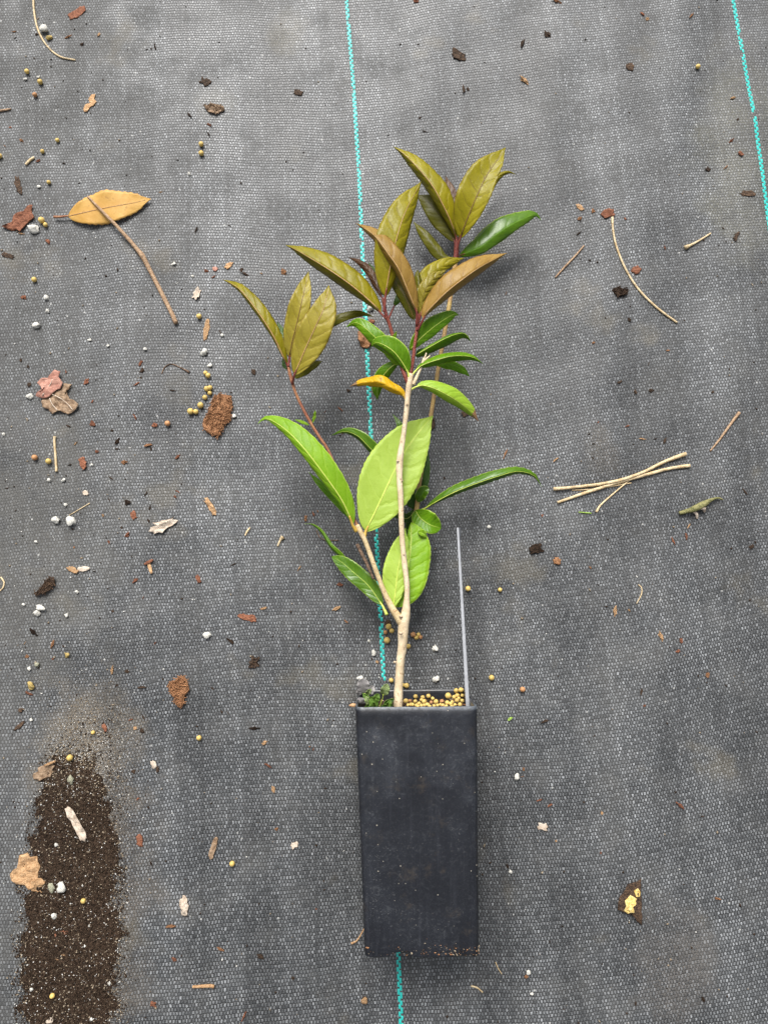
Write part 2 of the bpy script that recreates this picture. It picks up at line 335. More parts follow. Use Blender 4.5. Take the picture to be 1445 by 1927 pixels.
leaf_mat('green', (0.080, 0.205, 0.002), (0.125, 0.270, 0.004), (0.22, 0.40, 0.04), (0.50, 0.62, 0.12), rough=0.32, vein_amt=0.3, rib_amt=0.7, edge_amt=0.75, bump=0.0001)
leaf_mat('green_deep', (0.055, 0.140, 0.002), (0.090, 0.195, 0.003), (0.16, 0.33, 0.03), (0.42, 0.55, 0.10), rough=0.28, spec=0.42, vein_amt=0.2, rib_amt=0.6, edge_amt=0.7, bump=0.00007)
leaf_mat('green_dark', (0.030, 0.085, 0.012), (0.060, 0.135, 0.018), (0.10, 0.19, 0.03), (0.28, 0.38, 0.09), rough=0.33, vein_amt=0.25, rib_amt=0.5, edge_amt=0.6)
leaf_mat('lime', (0.345, 0.490, 0.055), (0.415, 0.565, 0.090), (0.47, 0.62, 0.12), (0.52, 0.66, 0.13), rough=0.45, vein_amt=0.45, rib_amt=0.9, edge_amt=0.5, vein_w=0.04, bump=0.00022, trans=0.33, nveins=7)
leaf_mat('lime_mid', (0.175, 0.350, 0.008), (0.235, 0.420, 0.016), (0.40, 0.58, 0.07), (0.50, 0.65, 0.12), rough=0.42, vein_amt=0.4, rib_amt=0.9, edge_amt=0.6, vein_w=0.04, bump=0.00018, trans=0.33)
leaf_mat('lime_scorched', (0.25, 0.40, 0.025), (0.33, 0.49, 0.045), (0.20, 0.35, 0.03), (0.48, 0.62, 0.14), rough=0.42, vein_amt=0.4, rib_amt=0.7, edge_amt=0.5, tip=(0.86, (0.36, 0.20, 0.11)))
leaf_mat('yellowing', (0.66, 0.40, 0.008), (0.72, 0.47, 0.015), (0.55, 0.33, 0.01), (0.62, 0.42, 0.05), rough=0.42, vein_amt=0.2, rib_amt=0.3, edge_amt=0.3, tip=(0.84, (0.30, 0.18, 0.09)), spots=(0.34, 0.19, 0.02))
leaf_mat('fallen', (0.56, 0.31, 0.065), (0.68, 0.42, 0.12), (0.42, 0.20, 0.05), (0.42, 0.21, 0.06), rough=0.5, vein_amt=0.12, rib_amt=0.3, edge_amt=0.4, trans=0.15, spots=(0.46, 0.26, 0.07), bump=0.00004)
leaf_mat('weed_grey', (0.27, 0.255, 0.255), (0.36, 0.345, 0.34), (0.20, 0.19, 0.16), (0.16, 0.15, 0.13), rough=0.6, vein_amt=0.15, rib_amt=0.3, edge_amt=0.2, trans=0.15, bump=0.00003)
leaf_mat('weed_green', (0.07, 0.155, 0.020), (0.13, 0.24, 0.035), (0.22, 0.32, 0.08), (0.20, 0.30, 0.07), rough=0.5, vein_amt=0.3, rib_amt=0.6, edge_amt=0.3, bump=0.00004)
leaf_mat('weed_pale', (0.20, 0.27, 0.10), (0.28, 0.36, 0.15), (0.36, 0.44, 0.20), (0.36, 0.44, 0.20), rough=0.55, vein_amt=0.4, rib_amt=0.6, edge_amt=0.4)

def bark_mat(name, c1, c2, c3, rough=0.6):
    s = NT(name); v = s.obj()
    n1 = s.noise(160, 4, v); n2 = s.noise(900, 4, v, rough=0.7); n3 = s.noise(420, 2, v)
    c = s.mix(s.ss(n1, 0.35, 0.65), c1, c2); c = s.mix(s.ss(n3, 0.60, 0.72), c, c3)
    s.bsdf(c, rough, 0.35, s.bump(n2, 0.0005)); MAT[name] = s.m
bark_mat('stem_pale', (0.56, 0.44, 0.28), (0.70, 0.58, 0.40), (0.40, 0.28, 0.17))
bark_mat('stem_grey', (0.40, 0.30, 0.20), (0.58, 0.46, 0.33), (0.24, 0.16, 0.10))
bark_mat('stem_tan', (0.48, 0.36, 0.19), (0.60, 0.48, 0.28), (0.34, 0.20, 0.09))
bark_mat('stem_olive', (0.35, 0.21, 0.09), (0.43, 0.30, 0.10), (0.30, 0.16, 0.08), 0.45)
bark_mat('stem_red', (0.14, 0.028, 0.022), (0.22, 0.055, 0.035), (0.28, 0.11, 0.05), 0.38)
bark_mat('stem_redbrown', (0.27, 0.10, 0.055), (0.36, 0.17, 0.08), (0.20, 0.05, 0.03), 0.42)
simple('petiole_red', (0.15, 0.028, 0.025), (0.23, 0.06, 0.04), 0.38, 0.5, 200, 0.0001)
simple('petiole_lime', (0.42, 0.50, 0.07), (0.52, 0.58, 0.12), 0.42, 0.4, 200, 0.0001)
simple('petiole_orange', (0.46, 0.26, 0.04), (0.52, 0.36, 0.07), 0.42, 0.4, 200, 0.0001)
simple('rib_bronze', (0.34, 0.20, 0.07), (0.42, 0.27, 0.11), 0.42, 0.4, 200, 0.0001)
simple('rib_dark', (0.15, 0.085, 0.02), (0.20, 0.12, 0.03), 0.42, 0.4, 200, 0.0001)

# ------------------------------------------------------------ the mat
LEFT = [(648, -60), (652, 0), (664, 150), (676, 330), (682, 480), (690, 650), (697, 800), (708, 1010), (717, 1180), (723, 1300), (738, 1560), (750, 1812), (755, 1927), (757, 1990)]
RIGHT = [(1366, -60), (1380, 0), (1394, 75), (1408, 152), (1420, 225), (1431, 305), (1440, 372), (1447, 430), (1462, 560), (1478, 720)]
LW = np.array([P(*q)[:2] for q in LEFT]); RW = np.array([P(*q)[:2] for q in RIGHT])
def run_on(W, d):                      # the threads run on, straight, beyond what the photo shows
    a = W[0]+(W[0]-W[2])/np.linalg.norm(W[0]-W[2])*d; b = W[-1]+(W[-1]-W[-3])/np.linalg.norm(W[-1]-W[-3])*d
    return np.vstack([a, W, b])
LW = run_on(LW, 0.35); RW = run_on(RW, 0.35)
def xl(y): return np.interp(y, LW[::-1, 1], LW[::-1, 0])
def wobble(y): return 0.0
far = np.array([0.03, 0.08, 0.16, 0.3, 0.5, 0.8, 1.2, 1.8])
xs = np.arange(-0.46, 0.4601, 0.004); ys = np.arange(-0.48, 0.6001, 0.004)
xs = np.concatenate([xs[0]-far[::-1], xs, xs[-1]+far]); ys = np.concatenate([ys[0]-far[::-1], ys, ys[-1]+far])
XX, YY = np.meshgrid(xs, ys); ZZ = matz(XX, YY)
nx, ny = len(xs), len(ys)
vv = np.stack([XX.ravel(), YY.ravel(), ZZ.ravel()], 1)
idx = np.arange(nx*ny).reshape(ny, nx)
ff = np.stack([idx[:-1, :-1], idx[:-1, 1:], idx[1:, 1:], idx[1:, :-1]], -1).reshape(-1, 4)
x0y = np.interp(YY, LW[::-1, 1], LW[::-1, 0])
U = XX - x0y + 0.0022*np.sin(YY*11+XX*6)
V = YY - 0.075*XX - 0.16*XX*np.clip((XX+0.05), -0.1, 0.3) + 0.0035*np.sin(XX*17+YY*5) + 0.0012*np.sin(XX*37-YY*13+1) + 0.0003*np.sin(XX*90+YY*31)
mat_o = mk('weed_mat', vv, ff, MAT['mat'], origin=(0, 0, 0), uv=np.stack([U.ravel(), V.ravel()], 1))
tag(mat_o, 'grey woven plastic weed mat covering the ground', 'weed mat', kind='structure')

def tracer(path, wpx, y0, y1, step, seed):
    """two woven teal tapes, each dipping under every other weft: short raised stitches, alternating left and right"""
    r = random.Random(seed); vs = []; fs = []
    ysn = np.arange(y1, y0, step)
    for i, yy in enumerate(ysn):
        for k in (0, 1):
            if r.random() < 0.035: continue
            yc = yy + (step*0.5 if k else 0)
            xc = np.interp(yc, path[::-1, 1], path[::-1, 0]) + (0.00060 if k else -0.00060) + r.uniform(-.00012, .00012)
            L = step*0.37*r.uniform(0.8, 1.12); Wd = 0.00080*r.uniform(0.85, 1.1); sh = (np.interp(yc+.004, path[::-1, 1], path[::-1, 0])-np.interp(yc-.004, path[::-1, 1], path[::-1, 0]))/.008
            b = len(vs)
            for a in (-1, -.55, 0, .55, 1):
                for c in (-1, 0, 1):
                    zz = 0.00042*(1-a*a*0.9)*(1-0.35*c*c) + 0.00005
                    X = xc + c*Wd + a*L*sh; Y = yc + a*L
                    vs.append((X, Y, float(matz(X, Y))+zz))
            for a in range(4):
                for c in range(2): fs.append((b+a*3+c, b+a*3+c+1, b+(a+1)*3+c+1, b+(a+1)*3+c))
    o = mk('tracer_thread', vs, fs, MAT['teal'], parent=mat_o)
    o['kind'] = 'stuff'; o['label'] = 'teal marker thread woven into the grey mat'
tracer(LW, 7, LW[0, 1], LW[-1, 1], 0.0043, 1)
tracer(RW, 7, RW[0, 1], RW[-1, 1], 0.0043, 2)

# ------------------------------------------------------------ the pot
TL, TR = P(668, 1331, 70), P(898.5, 1329, 70); BL, BR = P(686, 1803, 65), P(902.5, 1800, 65)
lowY = P(785, 1297, 1)[1]
pot = empty('plant_pot', ((TL[0]+TR[0])/2, (TL[1]+BL[1])/2, 0.0))
tag(pot, 'square black plastic nursery tube pot lying on its side, holding the shrub', 'plant pot')
def section(s, inset=0.0, nside=26, rad=0.0040):
    """closed ring in (x, z); s=0 mouth, 1 base"""
    xa = TL[0]*(1-s)+BL[0]*s + inset; xb = TR[0]*(1-s)+BR[0]*s - inset; h = 0.070*(1-s)+0.065*s
    za, zb = inset, h-inset; r = max(rad-inset, 0.002); pts = []
    for (cx, cz, a0) in ((xb-r, zb-r, 0), (xa+r, zb-r, 90), (xa+r, za+r, 180), (xb-r, za+r, 270)):
        for k in range(7):
            a = R(a0+k*15); pts.append((cx+r*math.cos(a), cz+r*math.sin(a)))
    out = []
    for i in range(len(pts)):
        a = np.array(pts[i]); b = np.array(pts[(i+1) % len(pts)]); out.append(a)
        d = np.linalg.norm(b-a); nn = 24 if d > 0.02 else 0
        for k in range(1, nn): out.append(a+(b-a)*k/nn)
    return np.array(out)
def ring3(s, inset=0.0, dy=0.0, bulge=0.0):
    sec = section(s, inset)
    base_y = (BL[1]+BR[1])/2
    res = []
    for x, z in sec:
        hz = min(max(z/0.07, 0), 1)
        ym = lowY*(1-hz)+((TL[1]+TR[1])/2)*hz + (x-pot.location[0])*(TR[1]-TL[1])/(TR[0]-TL[0])
        y = ym*(1-s)+base_y*s + dy
        zz = z + 0.0003
        cx = (x-pot.location[0])/0.034
        if z > 0.06: zz -= bulge*max(0, 1-cx*cx)*math.sin(math.pi*min(max(s*1.0+0.02, 0), 1))
        res.append((x, y, zz))
    return np.array(res)
NST = 26
def make_pot_wall():
    vs = []; fs = []; k = None; rings = []
    def add(r):
        rings.append(len(vs)); vs.extend(r.tolist())
    r0 = ring3(0.0); k = len(r0)
    # inside: from deep in the tube up to the rim, then outside down to the base
    for d in (0.016, 0.012, 0.008, 0.004, 0.0015): add(ring3(0.0, 0.0014, -d))
    add(ring3(0.0, 0.0013, -0.0003)); add(ring3(0.0, 0.0009, 0.0)); add(ring3(0.0, 0.0003, 0.0)); add(ring3(0.0, 0.0, -0.0004))
    for i in range(1, NST):
        s = i/NST
        add(ring3(s, 0.0, 0.0, 0.0006))
    e = ring3(1.0, 0.0, 0.0)
    def notch(r, amt):
        for j in range(len(r)):
            if r[j, 2] > 0.05:
                px = r[j, 0]
                a0, a1 = P(733, 1800, 65)[0], P(771, 1800, 65)[0]; b0, b1 = P(855, 1800, 65)[0], P(890, 1800, 65)[0]
                if a0 < px < a1: r[j, 1] += amt*0.0026
                if b0 < px < b1: r[j, 1] += amt*0.0010
        return r
    add(notch(e.copy()+np.array([0, 0.0006, 0]), 1)); e2 = notch(ring3(1.0, 0.0004, 0.0), 1); add(e2)
    add(notch(ring3(1.0, 0.0014, 0.0), 1)); add(ring3(1.0, 0.0015, 0.004))
    for a in range(len(rings)-1):
        for j in range(k): fs.append((rings[a]+j, rings[a]+(j+1) % k, rings[a+1]+(j+1) % k, rings[a+1]+j))
    fs.append(tuple(rings[-1]+j for j in range(k)))
    fs = [f[::-1] for f in fs]
    return vs, fs
v_, f_ = make_pot_wall(); wall = mk('pot_wall', v_, f_, MAT['pot'], parent=pot)
# growing mix held in the mouth, a few millimetres below the rim
SOIL_D = 0.0065
def soil_y(x, z):
    hz = z/0.07
    return lowY*(1-hz)+((TL[1]+TR[1])/2)*hz - SOIL_D + 0.0014*mnoise.noise(Vector((x*160, z*160, 1.7))) + 0.0008*mnoise.noise(Vector((x*420, z*420, 5)))
sx_ = np.linspace(TL[0]+0.0012, TR[0]-0.0012, 44); sz_ = np.linspace(0.0012, 0.0685, 44); v_ = []; f_ = []
for z in sz_:
    for x in sx_: v_.append((x, soil_y(x, z), z))
for i in range(43):
    for j in range(43): f_.append((i*44+j, (i+1)*44+j, (i+1)*44+j+1, i*44+j+1))
soil = mk('potting_mix', v_, f_, MAT['peat'], parent=pot)

# ------------------------------------------------------------ leaves
def prof(t, blunt=0.0):
    base = np.sin(math.pi*np.clip(t, 0, 1)**0.86)**0.80
    tipk = 1-np.clip((t-0.82)/0.18, 0, 1)**1.5*(0.55 if not blunt else 0.0)
    p = base*tipk
    if blunt: p = np.minimum(1, (1-np.abs(2*t-1)**(2.4+blunt*2)))**0.8
    return np.maximum(p, 0.0)
def leaf_mesh(pts, wl, wr, hl=None, hr=None, n=30, m=5, serr=0.0, wave=0.55, blunt=0.0, seed=0, petiole=0.0, zmin=1.2, dish=0.0, peak=None):
    """pts: (px,py,height mm) from base to tip; wl/wr: half widths in photo px left/right of the rib"""
    r = random.Random(seed)
    p3 = np.array([P(*q) for q in pts]); py = np.interp(np.linspace(0, 1, n), np.linspace(0, 1, len(pts)), [q[1] for q in pts]); hh = np.interp(np.linspace(0, 1, n), np.linspace(0, 1, len(pts)), [q[2] for q in pts])
    c = catmull(p3, n); tan = np.gradient(c, axis=0); tan[:, 2] = 0; tan /= np.linalg.norm(tan, axis=1)[:, None]+1e-9
    L = np.stack([-tan[:, 1], tan[:, 0], np.zeros(n)], 1)
    for _ in range(2): L[1:-1] = (L[:-2]+2*L[1:-1]+L[2:])/4
    t = np.linspace(0, 1, n); pr = prof(t, blunt)
    if petiole: pr = np.where(t < petiole, 0.03, prof((t-petiole)/(1-petiole), blunt)); pr = np.maximum(pr, 0.03*(t < 0.9))
    sc = np.array([mpp(py[i], hh[i]) for i in range(n)])
    Wt = max(wl, wr)*1.04
    def drop(w, h): return h if h is not None else -math.sqrt(max(Wt*Wt-w*w, 0))*0.85/1000*0.33*1000/0.33*0.33/1000*1000
    verts = []; uv = []
    ph = r.random()*6
    for i in range(n):
        for j in range(-m, m+1):
            s = j/m; w = wl if s < 0 else wr; a = abs(s)
            if s < 0: h = hl
            else: h = hr
            full = sc[i]*pr[i]
            lat = w*full*(a if w > 0.3*Wt else math.sin(a*math.pi*0.62)/math.sin(math.pi*0.62) if a < 0.8 else 1.0)
            if h is None: dz = -math.sqrt(max(Wt*Wt-w*w, 0))*full*(a**1.4)*0.9
            else: dz = h*0.001*pr[i]*a**1.5
            dz += dish*0.001*pr[i]*a*a
            dz += wave*0.001*math.sin(t[i]*17+ph+(2 if s < 0 else 0))*a*a*pr[i]
            if a == 1 and serr and 0.2 < t[i] < 0.93: lat += serr*sc[i]*(0.6 if i % 2 else -0.4)*r.uniform(0.4, 1.2)
            q = c[i] + L[i]*(lat if s < 0 else -lat); q = q + np.array([0, 0, dz])
            q[2] = max(q[2], zmin*0.001 + float(matz(q[0], q[1])) if q[2] < 0.008 else q[2])
            verts.append(q); uv.append((s*0.5+0.5, t[i]))
    k = 2*m+1; faces = []
    for i in range(n-1):
        for j in range(k-1): faces.append((i*k+j, i*k+j+1, (i+1)*k+j+1, (i+1)*k+j))
    return np.array(verts), faces, uv, c, sc
def leaf(parent, pts, wl, wr, mat, rib=None, ribw=1.5, pet=None, petw=3.0, stem_from=None, name='leaf', label=None, thick=0.00030, **kw):
    kw.setdefault('seed', rng.randrange(9999))
    v, f, uv, c, sc = leaf_mesh(pts, wl, wr, **kw)
    o = mk(name, v, f, MAT[mat], parent=parent, uv=uv)
    md = o.modifiers.new('thickness', 'SOLIDIFY'); md.thickness = thick; md.offset = -1
    if label: o['label'] = label
    if rib:
        cc = c[1:-2]; rr = np.linspace(ribw, ribw*0.25, len(cc))*sc[1:-2]*0.5
        tv, tf = tube(np.column_stack([cc+np.array([0, 0, 0.00005]), rr]), 18, 6)
        mk('midrib', tv, tf, MAT[rib], parent=o)
    if pet and stem_from is not None:
        a = P(*stem_from); b = c[0]; b2 = c[2]; r0 = petw*0.5*sc[0]
        mid = (a*0.45+b*0.55); 
        tv, tf = tube(np.array([[*a, r0*1.25], [*mid, r0], [*b, r0*0.85], [*b2, r0*0.5]]), 12, 8)
        mk('petiole', tv, tf, MAT[pet], parent=o)
    return o
def stick(parent, name, pts, mat, n=None, bump=0.10, k=10, label=None):
    """pts: (px,py,h mm,width px)"""
    a = np.array([[*P(x, y, h), w*0.5*mpp(y, h)] for x, y, h, w in pts])
    n = n or max(10, len(pts)*7)
    v, f = tube(a, n, k, bump, rng.randrange(99))
    o = mk(name, v, f, MAT[mat], parent=parent)
    if label: o['label'] = label
    return o

base_pt = P(749, 1332, 34)
shrub = empty('shrub_sapling', base_pt)
tag(shrub, 'young shrub with pale forked stem, bronze new leaves and green older leaves', 'shrub')
stick(shrub, 'stem', [(749, 1345, 33, 18), (749, 1325, 34, 17.5), (750, 1295, 34.5, 16.5), (753, 1250, 35, 16.5), (757, 1215, 36, 17), (759, 1182, 37, 20), (763, 1158, 38, 18), (765, 1130, 39, 11.5), (766, 1105, 40, 10.5), (761, 1060, 42, 10.5), (757, 1020, 43, 10), (755, 980, 45, 10), (754, 940, 46, 10.5), (752, 905, 47.5, 11.5), (752, 868, 49, 13), (755, 845, 50, 11), (760, 812, 51, 9.5), (764, 780, 53, 10), (767, 748, 55, 10.5), (770, 722, 57, 12.5), (773, 703, 58, 10)], 'stem_pale', n=110, bump=0.16)
stick(shrub, 'stem_tip', [(772, 706, 58, 8), (776, 685, 59, 6.5), (778, 670, 60, 6.5), (780, 650, 61, 6.5), (783, 630, 62, 6.5), (785, 612, 63, 7), (786, 600, 64, 7.5), (787, 590, 65, 5)], 'stem_red', n=40, bump=0.08)
stick(shrub, 'branch', [(759, 1178, 37, 16), (750, 1163, 37.5, 16), (737, 1143, 38, 12.5), (722, 1112, 39, 10), (709, 1078, 40.5, 9), (697, 1045, 42, 9), (687, 1018, 43, 9), (678, 1000, 43.5, 9.5), (672, 988, 43.5, 8)], 'stem_tan', n=60, bump=0.12)
stick(shrub, 'branch', [(673, 992, 43, 6), (662, 965, 42, 5.5), (640, 905, 41, 5.5), (618, 848, 41.5, 5.5), (600, 821, 43, 5.8), (586, 798, 44, 5.8), (568, 765, 46, 5.5), (556, 738, 48, 5.5), (550, 719, 49.5, 6.5), (545, 700, 51, 6), (542, 685, 52, 4)], 'stem_redbrown', n=56, bump=0.08)
stick(shrub, 'branch', [(768, 722, 57, 8), (760, 703, 58, 7), (752, 680, 58, 6.5), (745, 655, 58, 6), (738, 629, 59, 6.5), (732, 608, 60.5, 7), (727, 595, 62, 7), (723, 575, 64, 6), (722, 560, 66, 5)], 'stem_red', n=44, bump=0.08)
stick(shrub, 'branch', [(777, 724, 57, 7), (786, 705, 57, 6), (793, 688, 57, 5.5), (798, 674, 57, 5)], 'stem_pale', n=20, bump=0.1)
stick(shrub, 'branch_stub', [(797, 680, 57, 4), (806, 672, 57.5, 3.5), (809, 669, 58, 2)], 'stem_pale', n=12)
stick(shrub, 'branch_stub', [(798, 676, 57, 3.5), (801, 668, 58, 3), (802, 664, 58, 2)], 'stem_pale', n=12)
stick(shrub, 'branch', [(756, 1178, 34, 12), (762, 1130, 30, 9), (768, 1070, 26, 8.5), (776, 1000, 21, 8), (785, 950, 19, 9), (789, 910, 18.5, 8), (798, 860, 18, 7.5), (805, 820, 18, 7.5), (811, 780, 18, 8), (818, 735, 18, 8), (825, 690, 18.5, 8), (833, 645, 19, 8.2), (841, 600, 19.5, 8), (848, 555, 20, 8.5), (853, 520, 21, 8.5), (857, 490, 22, 9), (859, 465, 24, 8), (859, 448, 26, 5)], 'stem_olive', n=100, bump=0.10)
stick(shrub, 'branch_tip', [(856, 495, 22, 9), (858, 478, 23.5, 9.6), (859, 462, 25, 9.5), (860, 446, 27, 6)], 'stem_red', n=18, bump=0.06)
for (x, y, h, r_) in ((754, 1192, 44, 4.5), (743, 1246, 41, 3.5), (754, 1160, 43, 4.0), (748, 868, 53, 3.2), (757, 905, 51, 2.5), (766, 762, 58, 2.5), (760, 1044, 46, 2.5)):
    c = P(x, y, h-2.5); vs = []; fs = []
    for a in range(5):
        for b in range(8):
            th = a/4*math.pi/2; rr = r_*0.0003*math.cos(th)*(1+0.2*math.sin(b*2.3+x)); vs.append((c[0]+rr*math.cos(b*math.pi/4), c[1]+rr*math.sin(b*math.pi/4)*0.8, c[2]+r_*0.0003*math.sin(th)*0.9+0.0006))
    for a in range(4):
        for b in range(8): fs.append((a*8+b, a*8+(b+1) % 8, (a+1)*8+(b+1) % 8, (a+1)*8+b))
    mk('bud_scar', vs, fs, MAT['stem_grey'], parent=shrub)

LF = lambda *a, **k: leaf(shrub, *a, **k)
# back branch, top whorl
LF([(858, 448, 25), (850, 422, 30), (832, 383, 35), (813, 349, 37), (786, 316, 36), (760, 290, 33), (739, 275, 31)], 5, 27, 'bronze_gold', 'rib_bronze', 2.6, 'petiole_red', 4, (859, 468, 24), serr=1.2)
LF([(865, 450, 29), (875, 422, 35), (894, 376, 41), (915, 331, 43), (936, 300, 43), (951, 277, 42)], 38, 25, 'bronze_gold', 'rib_dark', 2.6, 'petiole_red', 4, (859, 470, 25), hl=2, hr=3, serr=1.2)
LF([(863, 482, 20), (882, 474, 24), (905, 464, 27), (930, 444, 28), (958, 425, 28), (988, 410, 26), (1008, 404, 23), (1018, 415, 20)], 27, 14, 'green_deep', None, serr=1.0, hl=-2, hr=-3, pet='petiole_red', stem_from=(858, 487, 22))
LF([(855, 455, 21), (842, 426, 22), (820, 396, 23), (802, 378, 22), (783, 367, 20)], 21, 23, 'olive', None, hl=-2, hr=2, pet='petiole_red', petw=3, stem_from=(858, 470, 24))
LF([(857, 440, 17), (852, 400, 17), (845, 360, 16), (838, 330, 14)], 9, 15, 'maroon', None, hl=0, hr=1)
LF([(872, 445, 14), (895, 390, 15), (920, 355, 15), (940, 330, 15), (955, 323, 14), (972, 329, 11)], 8, 7, 'bronze_gold', None, hl=-1, hr=-3)
LF([(857, 490, 17), (832, 482, 17), (811, 456, 17), (792, 433, 16), (777, 416, 15)], 12, 11, 'olive', None, hl=-2, hr=-1)
# left upper group (branch with dark red stalk)
LF([(717, 590, 62), (707, 577, 64), (665, 540, 67), (620, 508, 67), (576, 481, 63), (553, 468, 60), (537, 461, 57)], 4, 33, 'bronze_gold', 'rib_bronze', 3.2, 'petiole_red', 4.5, (729, 602, 61), serr=1.0)
LF([(719, 562, 62), (707, 533, 60), (696, 512, 58), (678, 494, 55), (655, 484, 51)], 7, 8, 'maroon', None, hl=-2, hr=0, pet='petiole_red', petw=4, stem_from=(725, 585, 63))
LF([(725, 560, 66), (728, 538, 69), (736, 494, 73), (747, 446, 75), (763, 398, 73), (793, 341, 68)], 38, 19, 'bronze_gold', 'rib_bronze', 2.6, 'petiole_red', 5, (723, 588, 63), hl=1, hr=-6, serr=1.0)
LF([(722, 556, 56), (708, 525, 54), (694, 493, 51)], 8, 8, 'green_dark', None, hl=0, hr=0)
LF([(741, 577, 54), (748, 564, 53), (756, 548, 50), (764, 530, 48)], 7, 8, 'green_deep', None, hl=0, hr=0, pet='petiole_red', petw=3.5, stem_from=(730, 602, 60))
# centre top whorl
LF([(784, 588, 68), (767, 546, 74), (750, 506, 78), (730, 477, 79), (707, 446, 77), (688, 431, 73), (669, 420, 69)], 4, 25, 'bronze_rosy', 'rib_bronze', 3.2, 'petiole_red', 4.5, (784, 612, 64), serr=0.8)
LF([(796, 602, 67), (801, 590, 69), (819, 570, 72), (843, 547, 75), (871, 525, 76), (901, 504, 74), (930, 488, 70), (954, 476, 66)], 31, 4, 'bronze_rosy', 'rib_bronze', 3.0, 'petiole_red', 5, (785, 622, 63), serr=0.8)
LF([(779, 602, 63), (766, 566, 65), (751, 540, 64), (736, 519, 60)], 11, 19, 'olive', 'rib_dark', 1.5, None, hl=-3, hr=2, blunt=0.2)
LF([(787, 592, 64), (790, 550, 66), (786, 507, 65)], 11, 8, 'olive', None, hl=-2, hr=-4, blunt=0.25)
LF([(792, 590, 61), (797, 540, 61), (814, 514, 60), (837, 498, 58), (874, 485, 54)], 19, 12, 'bronze_gold', None, hl=0, hr=-3)
LF([(791, 594, 65), (798, 552, 68), (814, 526, 68), (841, 507, 66)], 15, 11, 'bronze', None, hl=0, hr=-3, pet='petiole_red', petw=4, stem_from=(786, 612, 63))
# leaves at the stem's upper node
LF([(770, 660, 57), (790, 638, 59), (818, 614, 61), (843, 597, 60), (856, 591, 57), (864, 594, 54)], 18, 12, 'green', 'petiole_lime', 1.6, None, hl=2, hr=-2, serr=0.6)
LF([(781, 669, 57), (810, 652, 59), (842, 635, 60), (868, 627, 58), (878, 631, 55), (886, 644, 51)], 8, 9, 'green', 'petiole_lime', 1.4, None, hl=-4, hr=-6)
LF([(783, 672, 51), (795, 664, 51), (808, 672, 48)], 10, 7, 'green_dark', None, hl=0, hr=0)
LF([(782, 698, 58), (793, 688, 59), (824, 677, 61), (853, 670, 61), (888, 672, 58), (908, 684, 53)], 12, 5, 'green', 'petiole_lime', 1.4, 'petiole_lime', 4, (773, 708, 58), hl=-3, hr=-6)
LF([(812, 684, 52), (830, 683, 53), (853, 687, 53), (872, 697, 51), (884, 709, 47)], 8, 9, 'green', None, hl=0, hr=-2)
LF([(783, 728, 57), (793, 725, 57), (814, 730, 58), (843, 744, 58), (869, 761, 54), (886, 776, 49), (900, 793, 43)], 21, 6, 'lime_scorched', 'petiole_lime', 1.4, 'petiole_lime', 4, (773, 733, 56), hl=-2, label='lime leaf with scorched brown tip')
LF([(762, 750, 55), (756, 740, 57), (733, 728, 59), (715, 719, 59), (692, 719, 56), (675, 722, 54), (658, 727, 51)], 6, 15, 'yellowing', None, 1.5, 'petiole_orange', 4, (768, 760, 54), hl=-4, hr=-2, wave=1.2, label='bright yellow ageing leaf with brown tip')
LF([(752, 681, 55), (738, 689, 54), (725, 702, 52), (712, 724, 47), (710, 753, 39)], 10, 16, 'green', 'petiole_lime', 1.6, None, hl=-3, hr=-1)
LF([(752, 680, 56), (730, 657, 58), (710, 639, 60), (688, 618, 60), (669, 607, 57), (651, 616, 52)], 12, 17, 'green', 'petiole_lime', 1.6, None, hl=-3, hr=0)
LF([(757, 688, 58), (741, 671, 60), (723, 653, 61), (713, 646, 60)], 9, 4, 'lime_mid', 'petiole_lime', 2.0, None, hl=-3)
LF([(768, 702, 59), (758, 684, 62), (741, 662, 65), (722, 649, 65), (707, 645, 62), (698, 653, 58)], 7, 24, 'green', 'petiole_lime', 2.0, 'petiole_lime', 5, (771, 714, 58), hl=-5, hr=1)
LF([(741, 640, 61), (743, 633, 62), (746, 624, 64)], 4, 3, 'lime_mid', None, hl=0, hr=0, n=10, m=2)
# left tip, bronze
LF([(541, 688, 52), (533, 671, 55), (514, 631, 60), (487, 589, 62), (452, 545, 59), (434, 533, 55), (419, 526, 51)], 4, 18, 'bronze_gold', 'rib_bronze', 3.0, 'petiole_red', 4, (544, 698, 51), serr=0.8)
LF([(545, 674, 53), (548, 652, 56), (559, 608, 60), (568, 569, 62), (581, 510, 59)], 23, 19, 'bronze', 'rib_dark', 2.4, 'petiole_red', 4, (543, 690, 52), hl=2, hr=1, serr=0.6, nw=0) if False else LF([(545, 674, 53), (548, 652, 56), (559, 608, 60), (568, 569, 62), (581, 510, 59)], 23, 19, 'bronze', 'rib_dark', 2.4, 'petiole_red', 4, (543, 690, 52), hl=2, hr=1, serr=0.6)
LF([(554, 706, 56), (576, 654, 62), (595, 612, 66), (609, 581, 67), (619, 536, 65)], 29, 34, 'bronze', 'rib_bronze', 2.8, 'petiole_red', 5, (550, 722, 50), hl=1, hr=1, serr=0.8)
LF([(585, 640, 47), (608, 615, 48), (633, 602, 49), (659, 592, 49), (681, 590, 47), (704, 596, 44)], 9, 9, 'olive', None, hl=0, hr=-1)
LF([(544, 668, 47), (536, 639, 47), (522, 605, 45)], 8, 8, 'green_dark', None, hl=0, hr=0)
LF([(555, 712, 44), (580, 692, 44), (607, 679, 42)], 9, 9, 'olive', None, hl=0, hr=-1)
LF([(548, 695, 46), (538, 688, 46), (532, 675, 45)], 6, 5, 'green_dark', None, hl=0, hr=0, n=12, m=3)
